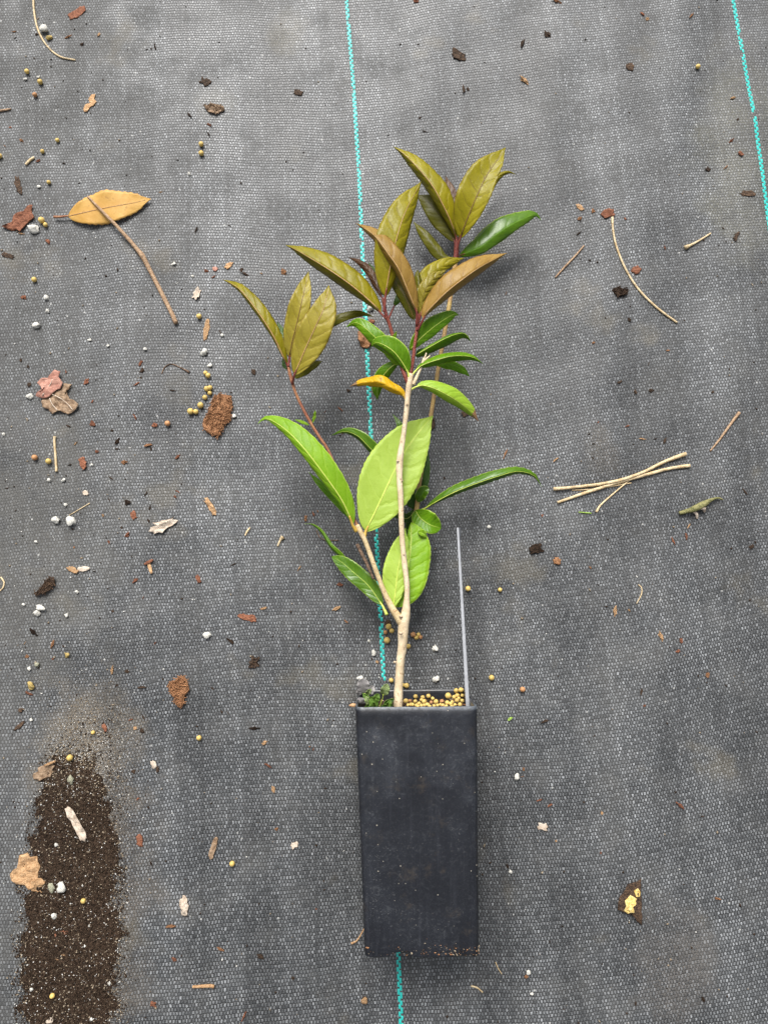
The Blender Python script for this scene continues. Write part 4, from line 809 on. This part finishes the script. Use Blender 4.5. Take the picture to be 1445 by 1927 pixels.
FL = [  # px, py, w, h, rotation, material, label
 (40, 415, 62, 36, 38, 'bark_red', 'large reddish bark flake beside a white grain and yellow pellets', dict(curl=1.8, thick=1.4, pts=[(6, 428), (16, 424), (25, 418), (27, 405), (36, 401), (45, 398), (52, 388), (63, 387), (61, 400), (68, 412), (58, 418), (52, 425), (42, 440), (34, 434), (24, 436)])),
 (36, 351, 11, 38, 15, 'bark_dark', 'dark narrow bark chip above the large reddish flake', dict(thick=1.5)),
 (146, 25, 38, 16, 38, 'bark_red', 'flat red brown bark strip with straight sides', dict(thick=1.2, jag=0.15)),
 (15, 481, 25, 8, -15, 'bark_dark', 'small dark bark sliver at the mat edge below the reddish flake', dict(thick=1.4)),
 (862, 105, 32, 18, -35, 'bark_dark', 'dark knobbly bark chip on the bare mat above the top leaves', dict(thick=2.2, curl=1.2)),
 (562, 175, 16, 10, -10, 'bark_dark', 'small brown bark chip left of the teal thread', dict(thick=1.8)),
 (1008, 1033, 26, 18, 5, 'peat', 'black peat lump beside a pinkish crumb', dict(thick=3.5, curl=2.0)),
 (1048, 1056, 15, 13, 0, 'bark_fibre', 'round fibrous brown crumb below the black peat lump', dict(thick=2.5, curl=1.4)),
 (1143, 402, 22, 17, 5, 'bark_red', 'dark red chip at the end of the long curved stalk', dict(thick=2.0, curl=1.2)),
 (1090, 391, 17, 9, -45, 'bark_tan', 'small tan chip left of the dark red chip', dict(thick=1.0)),
 (1196, 508, 17, 14, 20, 'bark_red', 'pinkish chip beside the middle of the long curved stalk', dict(thick=1.0)),
 (1408, 365, 27, 10, -3, 'bark_dark', 'dark curled chip beside the right hand teal thread', dict(thick=2.0)),
 (1384, 446, 8, 20, -25, 'bark_dark', 'dark slim seed-like chip near a white splash', dict(thick=1.8)),
 (1185, 126, 14, 15, 0, 'bark_dark', 'dark blunt pip on the bare mat', dict(thick=2.2)),
 (478, 1246, 18, 20, 0, 'bark_dark', 'ragged brown clump on the mat left of the forked stem', dict(thick=2.5, curl=2, jag=0.45)),
 (466, 1162, 35, 12, -15, 'bark_red', 'reddish curled bark sliver left of the stem fork', dict(thick=1.4)),
 (374, 1090, 8, 17, 22, 'bark_red', 'narrow reddish chip on the mat above the white lump', dict(thick=1.2)),
 (157, 872, 13, 22, 20, 'bark_red', 'reddish dry petal-like flake beside a thin brown stalk', dict(thick=0.8, curl=1.4)),
 (396, 953, 11, 34, 30, 'bark_tan', 'tan twisted bark strip on the mat', dict(thick=0.9, curl=1.4, jag=0.35)),
 (264, 1582, 12, 20, 10, 'bark_red', 'pinkish red flake on the clean mat beside the soil spill', dict(thick=0.9)),
 (146, 1549, 15, 74, 32, 'dead_pale', 'pale curved dead leaf lying on the spilled soil', dict(thick=0.5, curl=2.2, jag=0.12, lift=1.2)),
 (402, 1596, 11, 40, -15, 'dead_brown', 'grey brown narrow dead leaf above a yellow pellet', dict(thick=0.5, curl=1.2, jag=0.15)),
 (348, 1704, 15, 32, 5, 'dead_pale', 'curled pale and brown husk on the mat', dict(thick=2.2, curl=2.4, jag=0.2)),
 (554, 1590, 13, 13, 0, 'dead_pale', 'pinkish torn leaf scrap left of the pot', dict(thick=0.4, jag=0.4)),
 (1020, 1556, 19, 13, 0, 'dead_pale', 'two-lobed pinkish leaf scrap right of the pot', dict(thick=0.4, jag=0.4)),
 (389, 620, 10, 43, -6, 'bark_tan', 'upright tan splinter below a yellow pellet', dict(thick=2.2, jag=0.12)),
 (371, 553, 14, 24, -20, 'dead_pale', 'pale papery leaf scrap beside the twig', dict(thick=0.4, curl=1.4, jag=0.35)),
 (85, 1453, 38, 22, 32, 'dead_brown', 'olive brown bark chip at the top of the spilled soil', dict(thick=2.4, curl=1.4)),
 (812, 796, 12, 26, 10, 'bark_dark', 'brown bark bit against the tip of the big lime leaf', dict(thick=2.6, curl=1.4)),
 (875, 778, 15, 12, 20, 'bark_dark', 'dark brown lump beside the scorched leaf tip', dict(thick=3.0)),
 (138, 1073, 23, 11, -25, 'bark_tan', 'orange tan flake touching a pinkish white flake', dict(thick=0.9, curl=1.2)),
 (160, 1071, 21, 10, 0, 'dead_pale', 'pinkish white flake touching an orange flake', dict(thick=0.9, curl=1.2)),
 (310, 989, 44, 20, 22, 'dead_pale', 'torn tan leaf scrap with ragged edges', dict(thick=0.5, curl=2.2, jag=0.5)),
 (283, 1068, 6, 26, 18, 'bark_tan', 'tan splinter with a darker splinter at its top', dict(thick=1.0, jag=0.1)),
 (281, 1058, 20, 5, 28, 'bark_red', 'dark orange splinter crossing the top of a tan splinter', dict(thick=1.0, jag=0.1, lift=1.0)),
 (252, 970, 11, 18, 25, 'bark_red', 'red brown chip on the mat above the torn tan scrap', dict(thick=1.0)),
 (162, 928, 10, 9, 0, 'dead_pale', 'heart-shaped pinkish scrap on the dusty mat', dict(thick=0.4, jag=0.3)),
 (387, 155, 20, 12, -35, 'bark_dark', 'black notched bark bit above a crumbly patch', dict(thick=1.6, jag=0.5)),
 (688, 640, 28, 36, 0, 'bark_fibre', 'brown fibrous bark lump lying on the teal thread', dict(thick=5.0, curl=3.0)),
 (700, 605, 10, 8, 0, 'bark_red', 'small red brown crumb beside the teal thread above the bark lump', dict(thick=1.5)),
 (431, 500, 17, 9, 35, 'bark_tan', 'orange tan chip beside the lilac crumb', dict(thick=1.0)),
 (173, 189, 9, 26, 20, 'bark_tan', None, dict()),
 (730, 1171, 11, 10, 0, 'bark_dark', 'round dark crumb beside the yellow pellets below the fork', dict(thick=2.0)),
 (40, 1336, 10, 7, 0, 'bark_dark', 'small dark chip on the dusty mat above the soil', dict(thick=1.5)),
 (38, 1366, 22, 6, 42, 'bark_dark', 'dark sliver on the dusty mat beside the soil', dict(thick=1.2)),
 (405, 507, 9, 8, 0, 'dead_pink', 'tiny lilac crumb beside the orange chip', dict(thick=1.2)),
 (98, 1435, 24, 4, 22, 'bark_tan', 'pale splinter resting on the olive brown chip', dict(thick=1.0, lift=2.6, jag=0.1)),
 (73, 1666, 26, 22, -30, 'bark_tan', 'small curled bark piece touching the large tan bark piece', dict(thick=2.0, curl=2.0)),
 (198, 1369, 8, 15, 20, 'bark_red', 'red flake on the dusty mat right of the soil head', dict(thick=0.9)),
 (290, 1437, 9, 14, 10, 'dead_pale', 'small pinkish scrap on the clean mat', dict(thick=0.5, jag=0.4)),
 (118, 1755, 24, 8, 20, 'bark_red', 'red brown sliver lying in the dark soil', dict(thick=1.2)),
 (115, 1800, 16, 8, 25, 'bark_tan', 'tan crumb lying in the dark soil', dict(thick=1.2)),
 (94, 1918, 16, 14, 20, 'dead_pale', 'pale scrap at the lower end of the soil spill', dict(thick=0.6)),
]
for (px, py, w, h, ro, m_, lab, kw) in FL:
    if lab is None: continue
    cat = 'dead leaf' if m_.startswith('dead') else 'bark chip'
    flake('leaf_scrap' if m_.startswith('dead') else ('peat_lump' if m_ == 'peat' else 'bark_chip'), px, py, w, h, ro, m_, lab, cat, **kw)
flake('bark_chip', 168, 195, 0, 0, 0, 'bark_tan', 'orange brown lobed leaf scrap on the clean upper mat', 'bark chip', pts=[(158, 207), (162, 198), (170, 195), (167, 187), (173, 178), (180, 177), (178, 186), (183, 192), (178, 200), (170, 204), (166, 212), (160, 213)], curl=0.8, thick=0.5)
flake('bark_chip', 50, 1640, 0, 0, 0, 'bark_tan', 'large tan corky bark piece on the edge of the spilled soil', 'bark chip', pts=[(20, 1645), (35, 1632), (37, 1610), (52, 1605), (58, 1613), (70, 1612), (78, 1630), (75, 1652), (70, 1668), (60, 1670), (40, 1662), (26, 1655)], curl=2.4, thick=3.0)
def fibrous(px, py, pts, mat, label, seed, nf, lift=1.0, flen=14):
    b = empty('bark_clump', G(px, py)); tag(b, label, 'bark')
    v, f = flake_v(px, py, 0, 0, 0, seed, curl=1.6, thick=1.6, lift=lift, pts=pts); mk('clump_body', v, f, MAT[mat], parent=b)
    r = random.Random(seed); vs = []; fs = []; n = 0; k = mpp(py)
    arr = np.array(pts); cx, cy = arr.mean(0)
    while n < nf:
        i = r.randrange(len(pts)); j = (i+1) % len(pts); a, c = math.sqrt(r.random()), r.random()
        ex, ey = arr[i]*(1-c)+arr[j]*c; x, y = cx+(ex-cx)*a, cy+(ey-cy)*a
        g = G(x, y); an = r.gauss(1.2, 0.9); L = r.uniform(0.3, 1)*flen*k*0.5; w = r.uniform(0.5, 1.4)*k; z = g[2]+0.001*(lift+r.uniform(0.4, 2.0))
        d = np.array([math.cos(an), math.sin(an), r.uniform(-.3, .3)]); q = np.array([-d[1], d[0], 0]); u = np.array([0, 0, 1.0]); o = len(vs); p = np.array([g[0], g[1], z])
        for s in (-1, 1):
            for e in (q*w, u*w*1.2, -q*w): vs.append(p+d*L*s+e*(0.6 if s > 0 else 1))
        fs += [(o, o+1, o+4, o+3), (o+1, o+2, o+5, o+4), (o+2, o, o+3, o+5), (o, o+2, o+1), (o+3, o+4, o+5)]; n += 1
    fb = mk('fibres', vs, fs, MAT[mat], parent=b, smooth=False); fb['kind'] = 'stuff'
fibrous(410, 783, [(405, 746), (420, 742), (436, 745), (437, 762), (440, 766), (434, 780), (436, 792), (424, 800), (420, 810), (412, 824), (400, 820), (386, 810), (384, 798), (388, 786), (396, 772), (398, 758)], 'bark_fibre', 'fibrous brown bark clump beside a row of yellow pellets', 31, 240)
fibrous(338, 1300, [(318, 1288), (328, 1282), (336, 1274), (346, 1272), (353, 1284), (358, 1298), (350, 1308), (346, 1326), (340, 1332), (334, 1326), (330, 1312), (322, 1304)], 'bark_fibre', 'triangular brown peaty clump on the mat above a yellow pellet', 33, 160, 0.8)
fibrous(91, 1100, [(68, 1117), (80, 1106), (88, 1095), (96, 1085), (104, 1086), (105, 1098), (98, 1110), (84, 1117), (74, 1120)], 'bark_dark', 'dark crumpled leaf litter clump above two white grains', 35, 90, 1.0)
fibrous(688, 645, [(675, 634), (690, 632), (702, 640), (704, 655), (692, 664), (680, 660), (674, 648)], 'bark_fibre', 'x', 37, 60, 5.0, 8) if False else None
fibrous(405, 204, [(385, 200), (400, 196), (420, 200), (424, 208), (412, 216), (395, 214)], 'dead_brown', 'crumbly patch of brown grit below the black notched bark bit', 39, 70, 0.2, 8)
fibrous(1165, 550, [(1150, 546), (1165, 540), (1182, 545), (1178, 556), (1160, 560)], 'peat', 'black crumbly smear beside the long curved stalk', 41, 50, 0.2, 10)

# stalks, straws and twigs
gstick('dry_stalk', [(1151, 410, 5), (1152, 430, 4), (1158, 462, 4), (1175, 505, 4), (1200, 545, 4.2), (1235, 580, 4.2), (1273, 608, 4)], 'straw', 'long thin curved pale stalk with a dark red chip at its end', 'stalk', n=60, bump=0.04)
gstick('straw', [(1040, 921, 7, 0.5), (1075, 918, 5.5, 0.6), (1150, 908, 6, 0.9), (1200, 893, 6, 1.2), (1250, 869, 6, 0.8), (1288, 855, 8, 0.5)], 'straw', 'pale straw ending in a swollen knob, upper one of the crossed straws', 'straw', n=50)
gstick('straw', [(1048, 946, 5), (1100, 928, 6), (1160, 909, 6, 0.2), (1210, 895, 6.5, 0.2), (1260, 882, 6), (1296, 877, 7)], 'straw', 'pale straw lying under another, lower one of the crossed straws', 'straw', n=50)
gstick('straw', [(1075, 923, 2.6), (1120, 920, 2.6), (1187, 909, 2.4)], 'straw', 'thin pale sliver between the two crossed straws', 'straw', bump=0.03)
gstick('straw', [(1121, 964, 5), (1128, 952, 3.4), (1150, 932, 3), (1182, 905, 2.6, 0.6)], 'straw', 'short thin straw branching down from the crossed straws', 'straw', bump=0.05)
gstick('twig', [(1335, 849, 3), (1352, 828, 4), (1372, 800, 5), (1389, 777, 6.5)], 'twig', 'short reddish twig above and right of the crossed straws', 'twig')
gstick('twig', [(1044, 523, 3), (1060, 505, 3.6), (1082, 482, 3.6), (1098, 463, 3)], 'twig', 'thin straight twig left of the long curved stalk', 'twig')
gstick('twig', [(1287, 468, 9), (1295, 464, 6), (1310, 456, 4), (1336, 440, 3.4)], 'straw', 'small pale stalk with a tufted end', 'twig')
gstick('dry_stalk', [(64, -12, 4), (66, 25, 4), (74, 60, 3.6), (92, 90, 3.4), (115, 108, 3.4), (143, 114, 3)], 'straw', 'thin curved pale stem curling past a white grain', 'stalk', n=40, bump=0.04)
gstick('dry_stalk', [(105, 822, 6), (104, 830, 4.5), (106, 858, 4.5), (108, 888, 5)], 'straw', 'short straight tan stalk beside yellow pellets', 'stalk')
gstick('tendril', [(305, 704, 1.8), (311, 691, 2), (323, 685.5, 2), (340, 692, 2.2), (357, 701, 4.5)], 'twig_dark', 'fine hooked brown tendril on the mat', 'tendril', k=6)
gstick('tendril', [(1200, 1100, 2), (1206, 1106, 2.2), (1206, 1118, 2.2), (1197, 1136, 1.6)], 'straw', 'fine hooked straw-coloured tendril right of the pellets', 'tendril', k=6)
gstick('tendril', [(3, 1086, 3), (9, 1096, 3), (7, 1106, 3), (0, 1113, 2.4)], 'straw', 'small curved straw-coloured hook at the dusty mat edge', 'tendril', k=6)
gstick('tendril', [(131, 970, 1.4), (148, 960, 1.6), (170, 947, 1.8)], 'straw', 'very thin straight fibre above two white grains', 'tendril', k=6)
gstick('twig', [(363, 1856, 5), (380, 1855, 6), (395, 1854, 6.5), (404, 1855, 7)], 'bark_tan', 'short tan stick lying on the mat at the shaded end', 'twig')
gstick('tendril', [(886, 1855, 3.5), (897, 1858, 3), (908, 1867, 2.4)], 'straw', 'short curved straw bit below the pot corner', 'tendril', k=6)
gstick('tendril', [(932, 1810, 1.8), (937, 1822, 1.8), (944, 1833, 1.4)], 'straw', 'fine straw hair right of the pot base', 'tendril', k=6)
gstick('tendril', [(596, 998, 2.2), (601, 1010, 2), (610, 1016, 2), (637, 1017, 2.2)], 'twig_dark', 'fine brown fibre under the narrow curled leaf', 'tendril', k=6)
gstick('tendril', [(1112, 1094-128, 2.4), (1100, 965, 2.6), (1088, 964, 2)], 'green_bit', 'tiny green shoot beside the crossed straws', 'tendril', k=6)
gstick('twig', [(0, 210, 4), (12, 208, 4), (22, 206, 3)], 'twig', 'broken olive twig end at the mat edge near the long stem', 'twig')
gstick('twig', [(50, 311, 4.5), (58, 303, 5), (66, 297, 4.5)], 'straw', 'short tan splinter beside a yellow pellet', 'twig')
gstick('twig', [(523, 1028, 3), (528, 1017, 5), (533, 1011, 9)], 'straw', 'tiny tan chip with a pointed stalk', 'twig')
gstick('twig', [(462, 1008, 3), (466, 1000, 4), (471, 993, 3)], 'straw', 'tiny tan splinter with a dark crumb at its foot', 'twig')
gstick('twig', [(688, 1760-18, 2), (672, 1769, 3), (661, 1775, 4)], 'bark_tan', 'small orange root end poking out beside the pot base', 'twig') 
# dried green curled bit
lz = empty('dried_shoot', G(1310, 957)); tag(lz, 'dried olive green curled shoot with pale broken base', 'dried shoot')
def part_stick(par, nm, pts, mat, k=8, bump=0.2):
    a = np.array([[*(G(x, y)+np.array([0, 0, z*0.001])), w*0.5*mpp(y)] for x, y, w, z in pts]); v, f = tube(a, 28, k, bump, 3); mk(nm, v, f, MAT[mat], parent=par)
part_stick(lz, 'shoot', [(1276, 967, 7, 1.5), (1288, 963, 8, 2), (1302, 959, 12, 3), (1318, 951, 13, 3.4), (1332, 943, 7, 3), (1348, 938, 4, 2), (1358, 941, 2.5, 1.2)], 'moss_bit')
part_stick(lz, 'broken_base', [(1300, 962, 4, 2), (1308, 968, 6, 1.6), (1310, 976, 4, 0.8)], 'dead_pale')
part_stick(lz, 'broken_base', [(1312, 957, 7, 4), (1320, 958, 8, 3), (1323, 964, 4, 1.5)], 'dead_pale')
g1 = leaf_mesh([(955, 1356, 1.0), (960, 1352, 1.6), (965, 1350, 1.2)], 2.5, 2.5, hl=0, hr=0, n=10, m=2)
tag(mk('leaf_scrap', g1[0], g1[1], MAT['green_bit'], uv=g1[2]), 'tiny fresh green leaf scrap right of the pot mouth', 'leaf scrap')

# small crumbs seen one by one across the mat
r2 = random.Random(99)
CR = [(187, 66), (130, 70), (70, 65), (28, 60), (155, 84), (65, 110), (20, 240), (42, 265), (10, 275), (73, 303), (285, 92), (293, 90), (357, 217), (395, 235), (393, 253), (1047, 3), (1208, 27), (1217, 36), (1300, 30), (1030, 65), (983, 82), (1330, 320), (1365, 315), (1375, 265), (1392, 290), (1387, 225), (1378, 185), (985, 152), (872, 170), (912, 118), (790, 222), (800, 248), (880, 168), (783, 2), (1090, 412), (1088, 440), (1115, 398), (1175, 412), (1109, 490), (1250, 466), (1360, 430), (1183, 602), (1116, 645), (1256, 660), (1220, 685), (1165, 720), (1195, 738), (1225, 735), (1340, 738), (1208, 826), (1232, 826), (1250, 830), (1180, 802), (1115, 862), (1125, 795), (952, 552), (1045, 865), (1400, 925), (1290, 1010), (1266, 1018), (1020, 970), (1413, 1030), (1420, 1020), (950, 855), (836, 900), (1295, 990), (1110, 1068), (1157, 1150), (1183, 1148), (1280, 1205), (1275, 1225), (1313, 1272), (1330, 1270), (1206, 1302), (1212, 1328), (1242, 1197), (1025, 1357), (984, 1447), (983, 1461), (1278, 1515), (1034, 1515), (1098, 1510), (1132, 1530), (1130, 1605), (1348, 1690), (1046, 1583), (1015, 1505), (1034, 1772), (990, 1837), (1195, 1888), (1322, 1880), (955, 1630), (590, 968), (575, 975), (598, 962), (563, 1070), (496, 1145), (640, 1100), (633, 1145), (652, 1170), (700, 1240), (710, 1245), (498, 1398), (480, 1370), (505, 1440), (515, 1485), (583, 1405), (590, 1410), (520, 1560), (430, 1342), (418, 1340), (285, 1625), (322, 1742), (328, 1805), (415, 1785), (490, 1800), (595, 1710), (552, 1840), (460, 1910), (290, 1890), (247, 1354), (255, 1370), (268, 1375), (270, 1350), (252, 1452), (298, 1448), (260, 1503), (65, 1190), (48, 1210), (52, 1235), (100, 1212), (120, 1216), (100, 1240), (55, 1305), (212, 1262), (220, 1290), (268, 1293), (240, 1263), (400, 1295), (440, 1062), (435, 1207), (212, 1150), (300, 1117), (255, 1093), (270, 1125), (292, 1210), (140, 1030), (205, 1020), (240, 1007), (230, 993), (280, 980), (283, 955), (275, 930), (335, 925), (330, 935), (206, 940), (240, 945), (195, 970), (210, 900), (235, 870), (280, 838), (285, 845), (183, 850), (130, 802), (175, 797), (212, 810), (143, 835), (222, 830), (255, 785), (292, 800), (335, 860), (258, 723), (325, 735), (265, 683), (268, 697), (222, 845), (54, 690), (40, 678), (56, 724), (163, 718), (125, 700), (175, 756), (45, 560), (42, 440), (92, 455), (370, 433), (432, 425), (303, 362), (388, 510), (402, 522), (455, 508), (460, 515), (415, 625), (478, 700), (492, 515), (640, 770), (655, 735), (748, 790), (612, 775), (645, 815), (640, 820), (680, 815), (545, 645), (535, 512)]
for i, (x, y) in enumerate(CR):
    g = G(x, y); k = mpp(y); s_ = r2.choice([2.2, 2.8, 3.4, 4.2, 5.2, 6.0])*k
    m_ = r2.choice(['bark_red', 'bark_dark', 'bark_dark', 'bark_tan', 'bark_red', 'bark_fibre', 'peat'])
    el = r2.choice([r2.uniform(0.45, 0.9), r2.uniform(0.16, 0.4)])
    if el < 0.42: s_ *= 1.5
    o = inst('bark_crumb', CRU[i % 8], m_, (g[0], g[1], g[2]+s_*0.22), (s_, s_*el, s_*min(0.38, el*0.8)), (r2.uniform(-.2, .2), r2.uniform(-.2, .2), r2.uniform(0, 6)))
    nm_ = {'bark_red': 'reddish', 'bark_dark': 'dark brown', 'bark_tan': 'orange tan', 'bark_fibre': 'mid brown', 'peat': 'black'}[m_]
    tag(o, near('tiny %s bark crumb' % nm_, x, y), 'bark crumb', nm_+' crumbs scattered on the mat')

# ------------------------------------------------------------ spilled soil and grit: nobody could count these
def grains(name, pts, mats, pick, label, seed, parent=None):
    r = np.random.RandomState(seed); n = len(pts)
    base = np.array([[1, 0, 0], [-1, 0, 0], [0, 1, 0], [0, -1, 0], [0, 0, 1.0], [0, 0, -0.6]])
    tri = np.array([[0, 2, 4], [2, 1, 4], [1, 3, 4], [3, 0, 4], [2, 0, 5], [1, 2, 5], [3, 1, 5], [0, 3, 5]])
    V = np.zeros((n, 6, 3))
    ang = r.rand(n)*6.28; st = 0.55+0.9*r.rand(n, 6, 1)
    b = base[None]*st; c, s = np.cos(ang)[:, None], np.sin(ang)[:, None]
    el = 0.5+0.8*r.rand(n)[:, None]
    X, Y = b[:, :, 0]*el, b[:, :, 1]/el
    V[:, :, 0] = (X*c-Y*s)*pts[:, 3:4]+pts[:, 0:1]; V[:, :, 1] = (X*s+Y*c)*pts[:, 3:4]+pts[:, 1:2]; V[:, :, 2] = b[:, :, 2]*pts[:, 3:4]*0.7+pts[:, 2:3]
    F = (tri[None]+(np.arange(n)*6)[:, None, None]).reshape(-1, 3)
    me = bpy.data.meshes.new(name); me.vertices.add(n*6); me.vertices.foreach_set('co', V.astype(np.float32).ravel())
    me.loops.add(len(F)*3); me.loops.foreach_set('vertex_index', F.astype(np.int32).ravel())
    me.polygons.add(len(F)); me.polygons.foreach_set('loop_start', np.arange(0, len(F)*3, 3, dtype=np.int32)); me.polygons.foreach_set('loop_total', np.full(len(F), 3, np.int32))
    for m_ in mats: me.materials.append(MAT[m_])
    me.polygons.foreach_set('material_index', np.repeat(pick, 8).astype(np.int32)); me.update(); me.validate()
    o = bpy.data.objects.new(name, me); COL.objects.link(o); tag(o, label[0], label[1], kind='stuff'); return o
rs = np.random.RandomState(4)
def soil_density(px, py):
    """the spill: a long dark tongue, wider towards the lower end, with a thin sandy head"""
    cx = np.interp(py, [1340, 1440, 1540, 1650, 1780, 1940], [150, 135, 138, 140, 130, 126])
    hw = np.interp(py, [1340, 1440, 1540, 1650, 1780, 1940], [30, 62, 82, 98, 104, 96])
    e = (np.abs(px-cx))/hw
    n = np.array([mnoise.noise(Vector((x*0.035, y*0.035, 3))) + 0.6*mnoise.noise(Vector((x*0.11, y*0.11, 8))) for x, y in zip(px, py)])
    return np.clip(1.18-e**2.2+n*0.45, 0, 1)*np.interp(py, [1330, 1400, 1470], [0, 0.22, 1])
N = 95000
px = rs.uniform(-30, 290, N); py = rs.uniform(1320, 2000, N); dn = soil_density(px, py); keep = rs.rand(N) < np.maximum(dn**1.1, 0.16*np.exp(-((px-185)/45)**2-((py-1460)/120)**2))
px, py, dn = px[keep], py[keep], dn[keep]
W = np.array([P(a, b) for a, b in zip(px, py)]); z = matz(W[:, 0], W[:, 1])
size = (0.00016+0.00052*rs.rand(len(px))**2.5)*1.15
pts = np.column_stack([W[:, 0], W[:, 1], z+0.00010+dn*0.0010*rs.rand(len(px)), size])
sandy = np.maximum(np.interp(py, [1340, 1430, 1520], [0.85, 0.6, 0.05]), np.where(px > 130, np.clip(0.75-dn, 0, 0.6), np.clip(0.45-dn, 0, 0.3)))
u = rs.rand(len(px)); pick = np.where(u < 0.035+0.22*sandy, 2, np.where(u < 0.11+sandy*0.60, 1, 0))
pts[pick == 2, 3] *= 0.75
def fringe(n, cx, sx, cy, sy, pw, pt, smin, smax):
    a = rs.normal(cx, sx, n); b = rs.normal(cy, sy, n) if sy else rs.uniform(cy[0], cy[1], n)
    w = np.array([P(q, r_) for q, r_ in zip(a, b)]); sz = smin+(smax-smin)*rs.rand(n)**2
    u_ = rs.rand(n); return np.column_stack([w[:, 0], w[:, 1], matz(w[:, 0], w[:, 1])+sz*0.4, sz]), np.where(u_ < pw, 2, np.where(u_ < pw+pt, 1, 0))
for q_ in (fringe(3600, 165, 38, 1415, 42, 0.30, 0.55, 0.00013, 0.00038), fringe(2600, 226, 13, (1440, 1990), None, 0.07, 0.40, 0.00013, 0.00036), fringe(1500, 60, 14, (1500, 1990), None, 0.06, 0.25, 0.00013, 0.00034), fringe(1200, 150, 50, 1330, 50, 0.15, 0.5, 0.00012, 0.0003)):
    pts = np.vstack([pts, q_[0]]); pick = np.concatenate([pick, q_[1]])
gx, gy = np.meshgrid(np.linspace(-30, 290, 90), np.linspace(1320, 2000, 190)); gd = soil_density(gx.ravel(), gy.ravel())
GW = np.array([P(a, b) for a, b in zip(gx.ravel(), gy.ravel())]); GW[:, 2] = matz(GW[:, 0], GW[:, 1]) + np.where(gd > 0.35, np.minimum((gd-0.45)*0.0016, 0.0007), -0.0006)
gi = np.arange(90*190).reshape(190, 90)
soil_o = mk('spilled_soil', GW, np.stack([gi[:-1, :-1], gi[1:, :-1], gi[1:, 1:], gi[:-1, 1:]], -1).reshape(-1, 4), MAT['grain_soil'], origin=(0, 0, 0))
tag(soil_o, 'dark brown spilled potting soil with pale specks on the mat', 'soil', kind='stuff')
g0 = grains('soil_grains', pts, ['grain_soil', 'grain_tan', 'grain_white'], pick, (None, None), 5); g0.parent = soil_o
# dust and grit over the whole mat, thicker down the left side and in a patch right of the pot base
N = 26000
px = rs.uniform(-60, 1505, N); py = rs.uniform(-60, 1990, N)
nn = np.array([mnoise.noise(Vector((x*0.006, y*0.006, 1)))+0.5*mnoise.noise(Vector((x*0.02, y*0.02, 6))) for x, y in zip(px, py)])
dens = 0.10+0.25*np.clip(nn, 0, 1)+0.55*np.clip(1-(px/330)**2, 0, 1)*np.clip((py+500)/1300, 0.3, 1)+0.7*np.exp(-((px-1250)/60)**2-((py-1810)/90)**2)+0.6*np.exp(-((px-170)/75)**2-((py-1370)/90)**2)+0.25*np.exp(-((px-1400)/90)**2-((py-330)/200)**2)
keep = rs.rand(N) < dens*0.62
px, py = px[keep], py[keep]; W = np.array([P(a, b) for a, b in zip(px, py)])
inpot = (np.abs(W[:, 0]-pot_c[0]) < 0.036) & (np.abs(W[:, 1]-pot_c[1]) < 0.083)
px, py, W = px[~inpot], py[~inpot], W[~inpot]
size = 0.00017+0.00075*rs.rand(len(px))**4; z = matz(W[:, 0], W[:, 1])
u = rs.rand(len(px)); pick = np.where(u < 0.20, 2, np.where(u < 0.48, 1, 0)); size[pick == 2] *= 0.75
grains('scattered_grit', np.column_stack([W[:, 0], W[:, 1], z+size*0.35, size]), ['grain_soil', 'grain_tan', 'grain_white'], pick, ('fine grit and dust specks scattered over the grey mat', 'grit'), 6)
# crumbs of the mix in the pot's mouth
n = 700; sx2 = rs.uniform(TL[0]+.002, TR[0]-.002, n); sz2 = rs.uniform(.002, .067, n)
yy = np.array([soil_y(a, b) for a, b in zip(sx2, sz2)])
g_ = grains('mix_crumbs', np.column_stack([sx2, yy+0.0002, sz2, 0.0003+0.0008*rs.rand(n)**2]), ['grain_soil', 'grain_tan', 'bark_fibre'], np.where(rs.rand(n) < .6, 0, np.where(rs.rand(n) < .5, 1, 2)), (None, None), 8)
g_.parent = pot; g_.location = -WORLD_AT[pot.name]

# dirt stuck along the pot's base edge
n = 170; t_ = rs.rand(n); dx = np.where(rs.rand(n) < 0.6, rs.normal(0.016, 0.009, n), rs.uniform(-0.031, 0.031, n)); dx = np.clip(dx, -0.031, 0.031)
by = (BL[1]+BR[1])/2 + 0.0012 + np.abs(rs.normal(0, 0.0035, n))
g_ = grains('dirt_specks', np.column_stack([(BL[0]+BR[0])/2+dx, by, np.full(n, 0.0654), 0.00016+0.00045*rs.rand(n)**2]), ['grain_soil', 'grain_tan', 'bark_fibre'], np.where(rs.rand(n) < .4, 0, np.where(rs.rand(n) < .6, 1, 2)), (None, None), 9)
g_.parent = pot; g_.location = -WORLD_AT[pot.name]
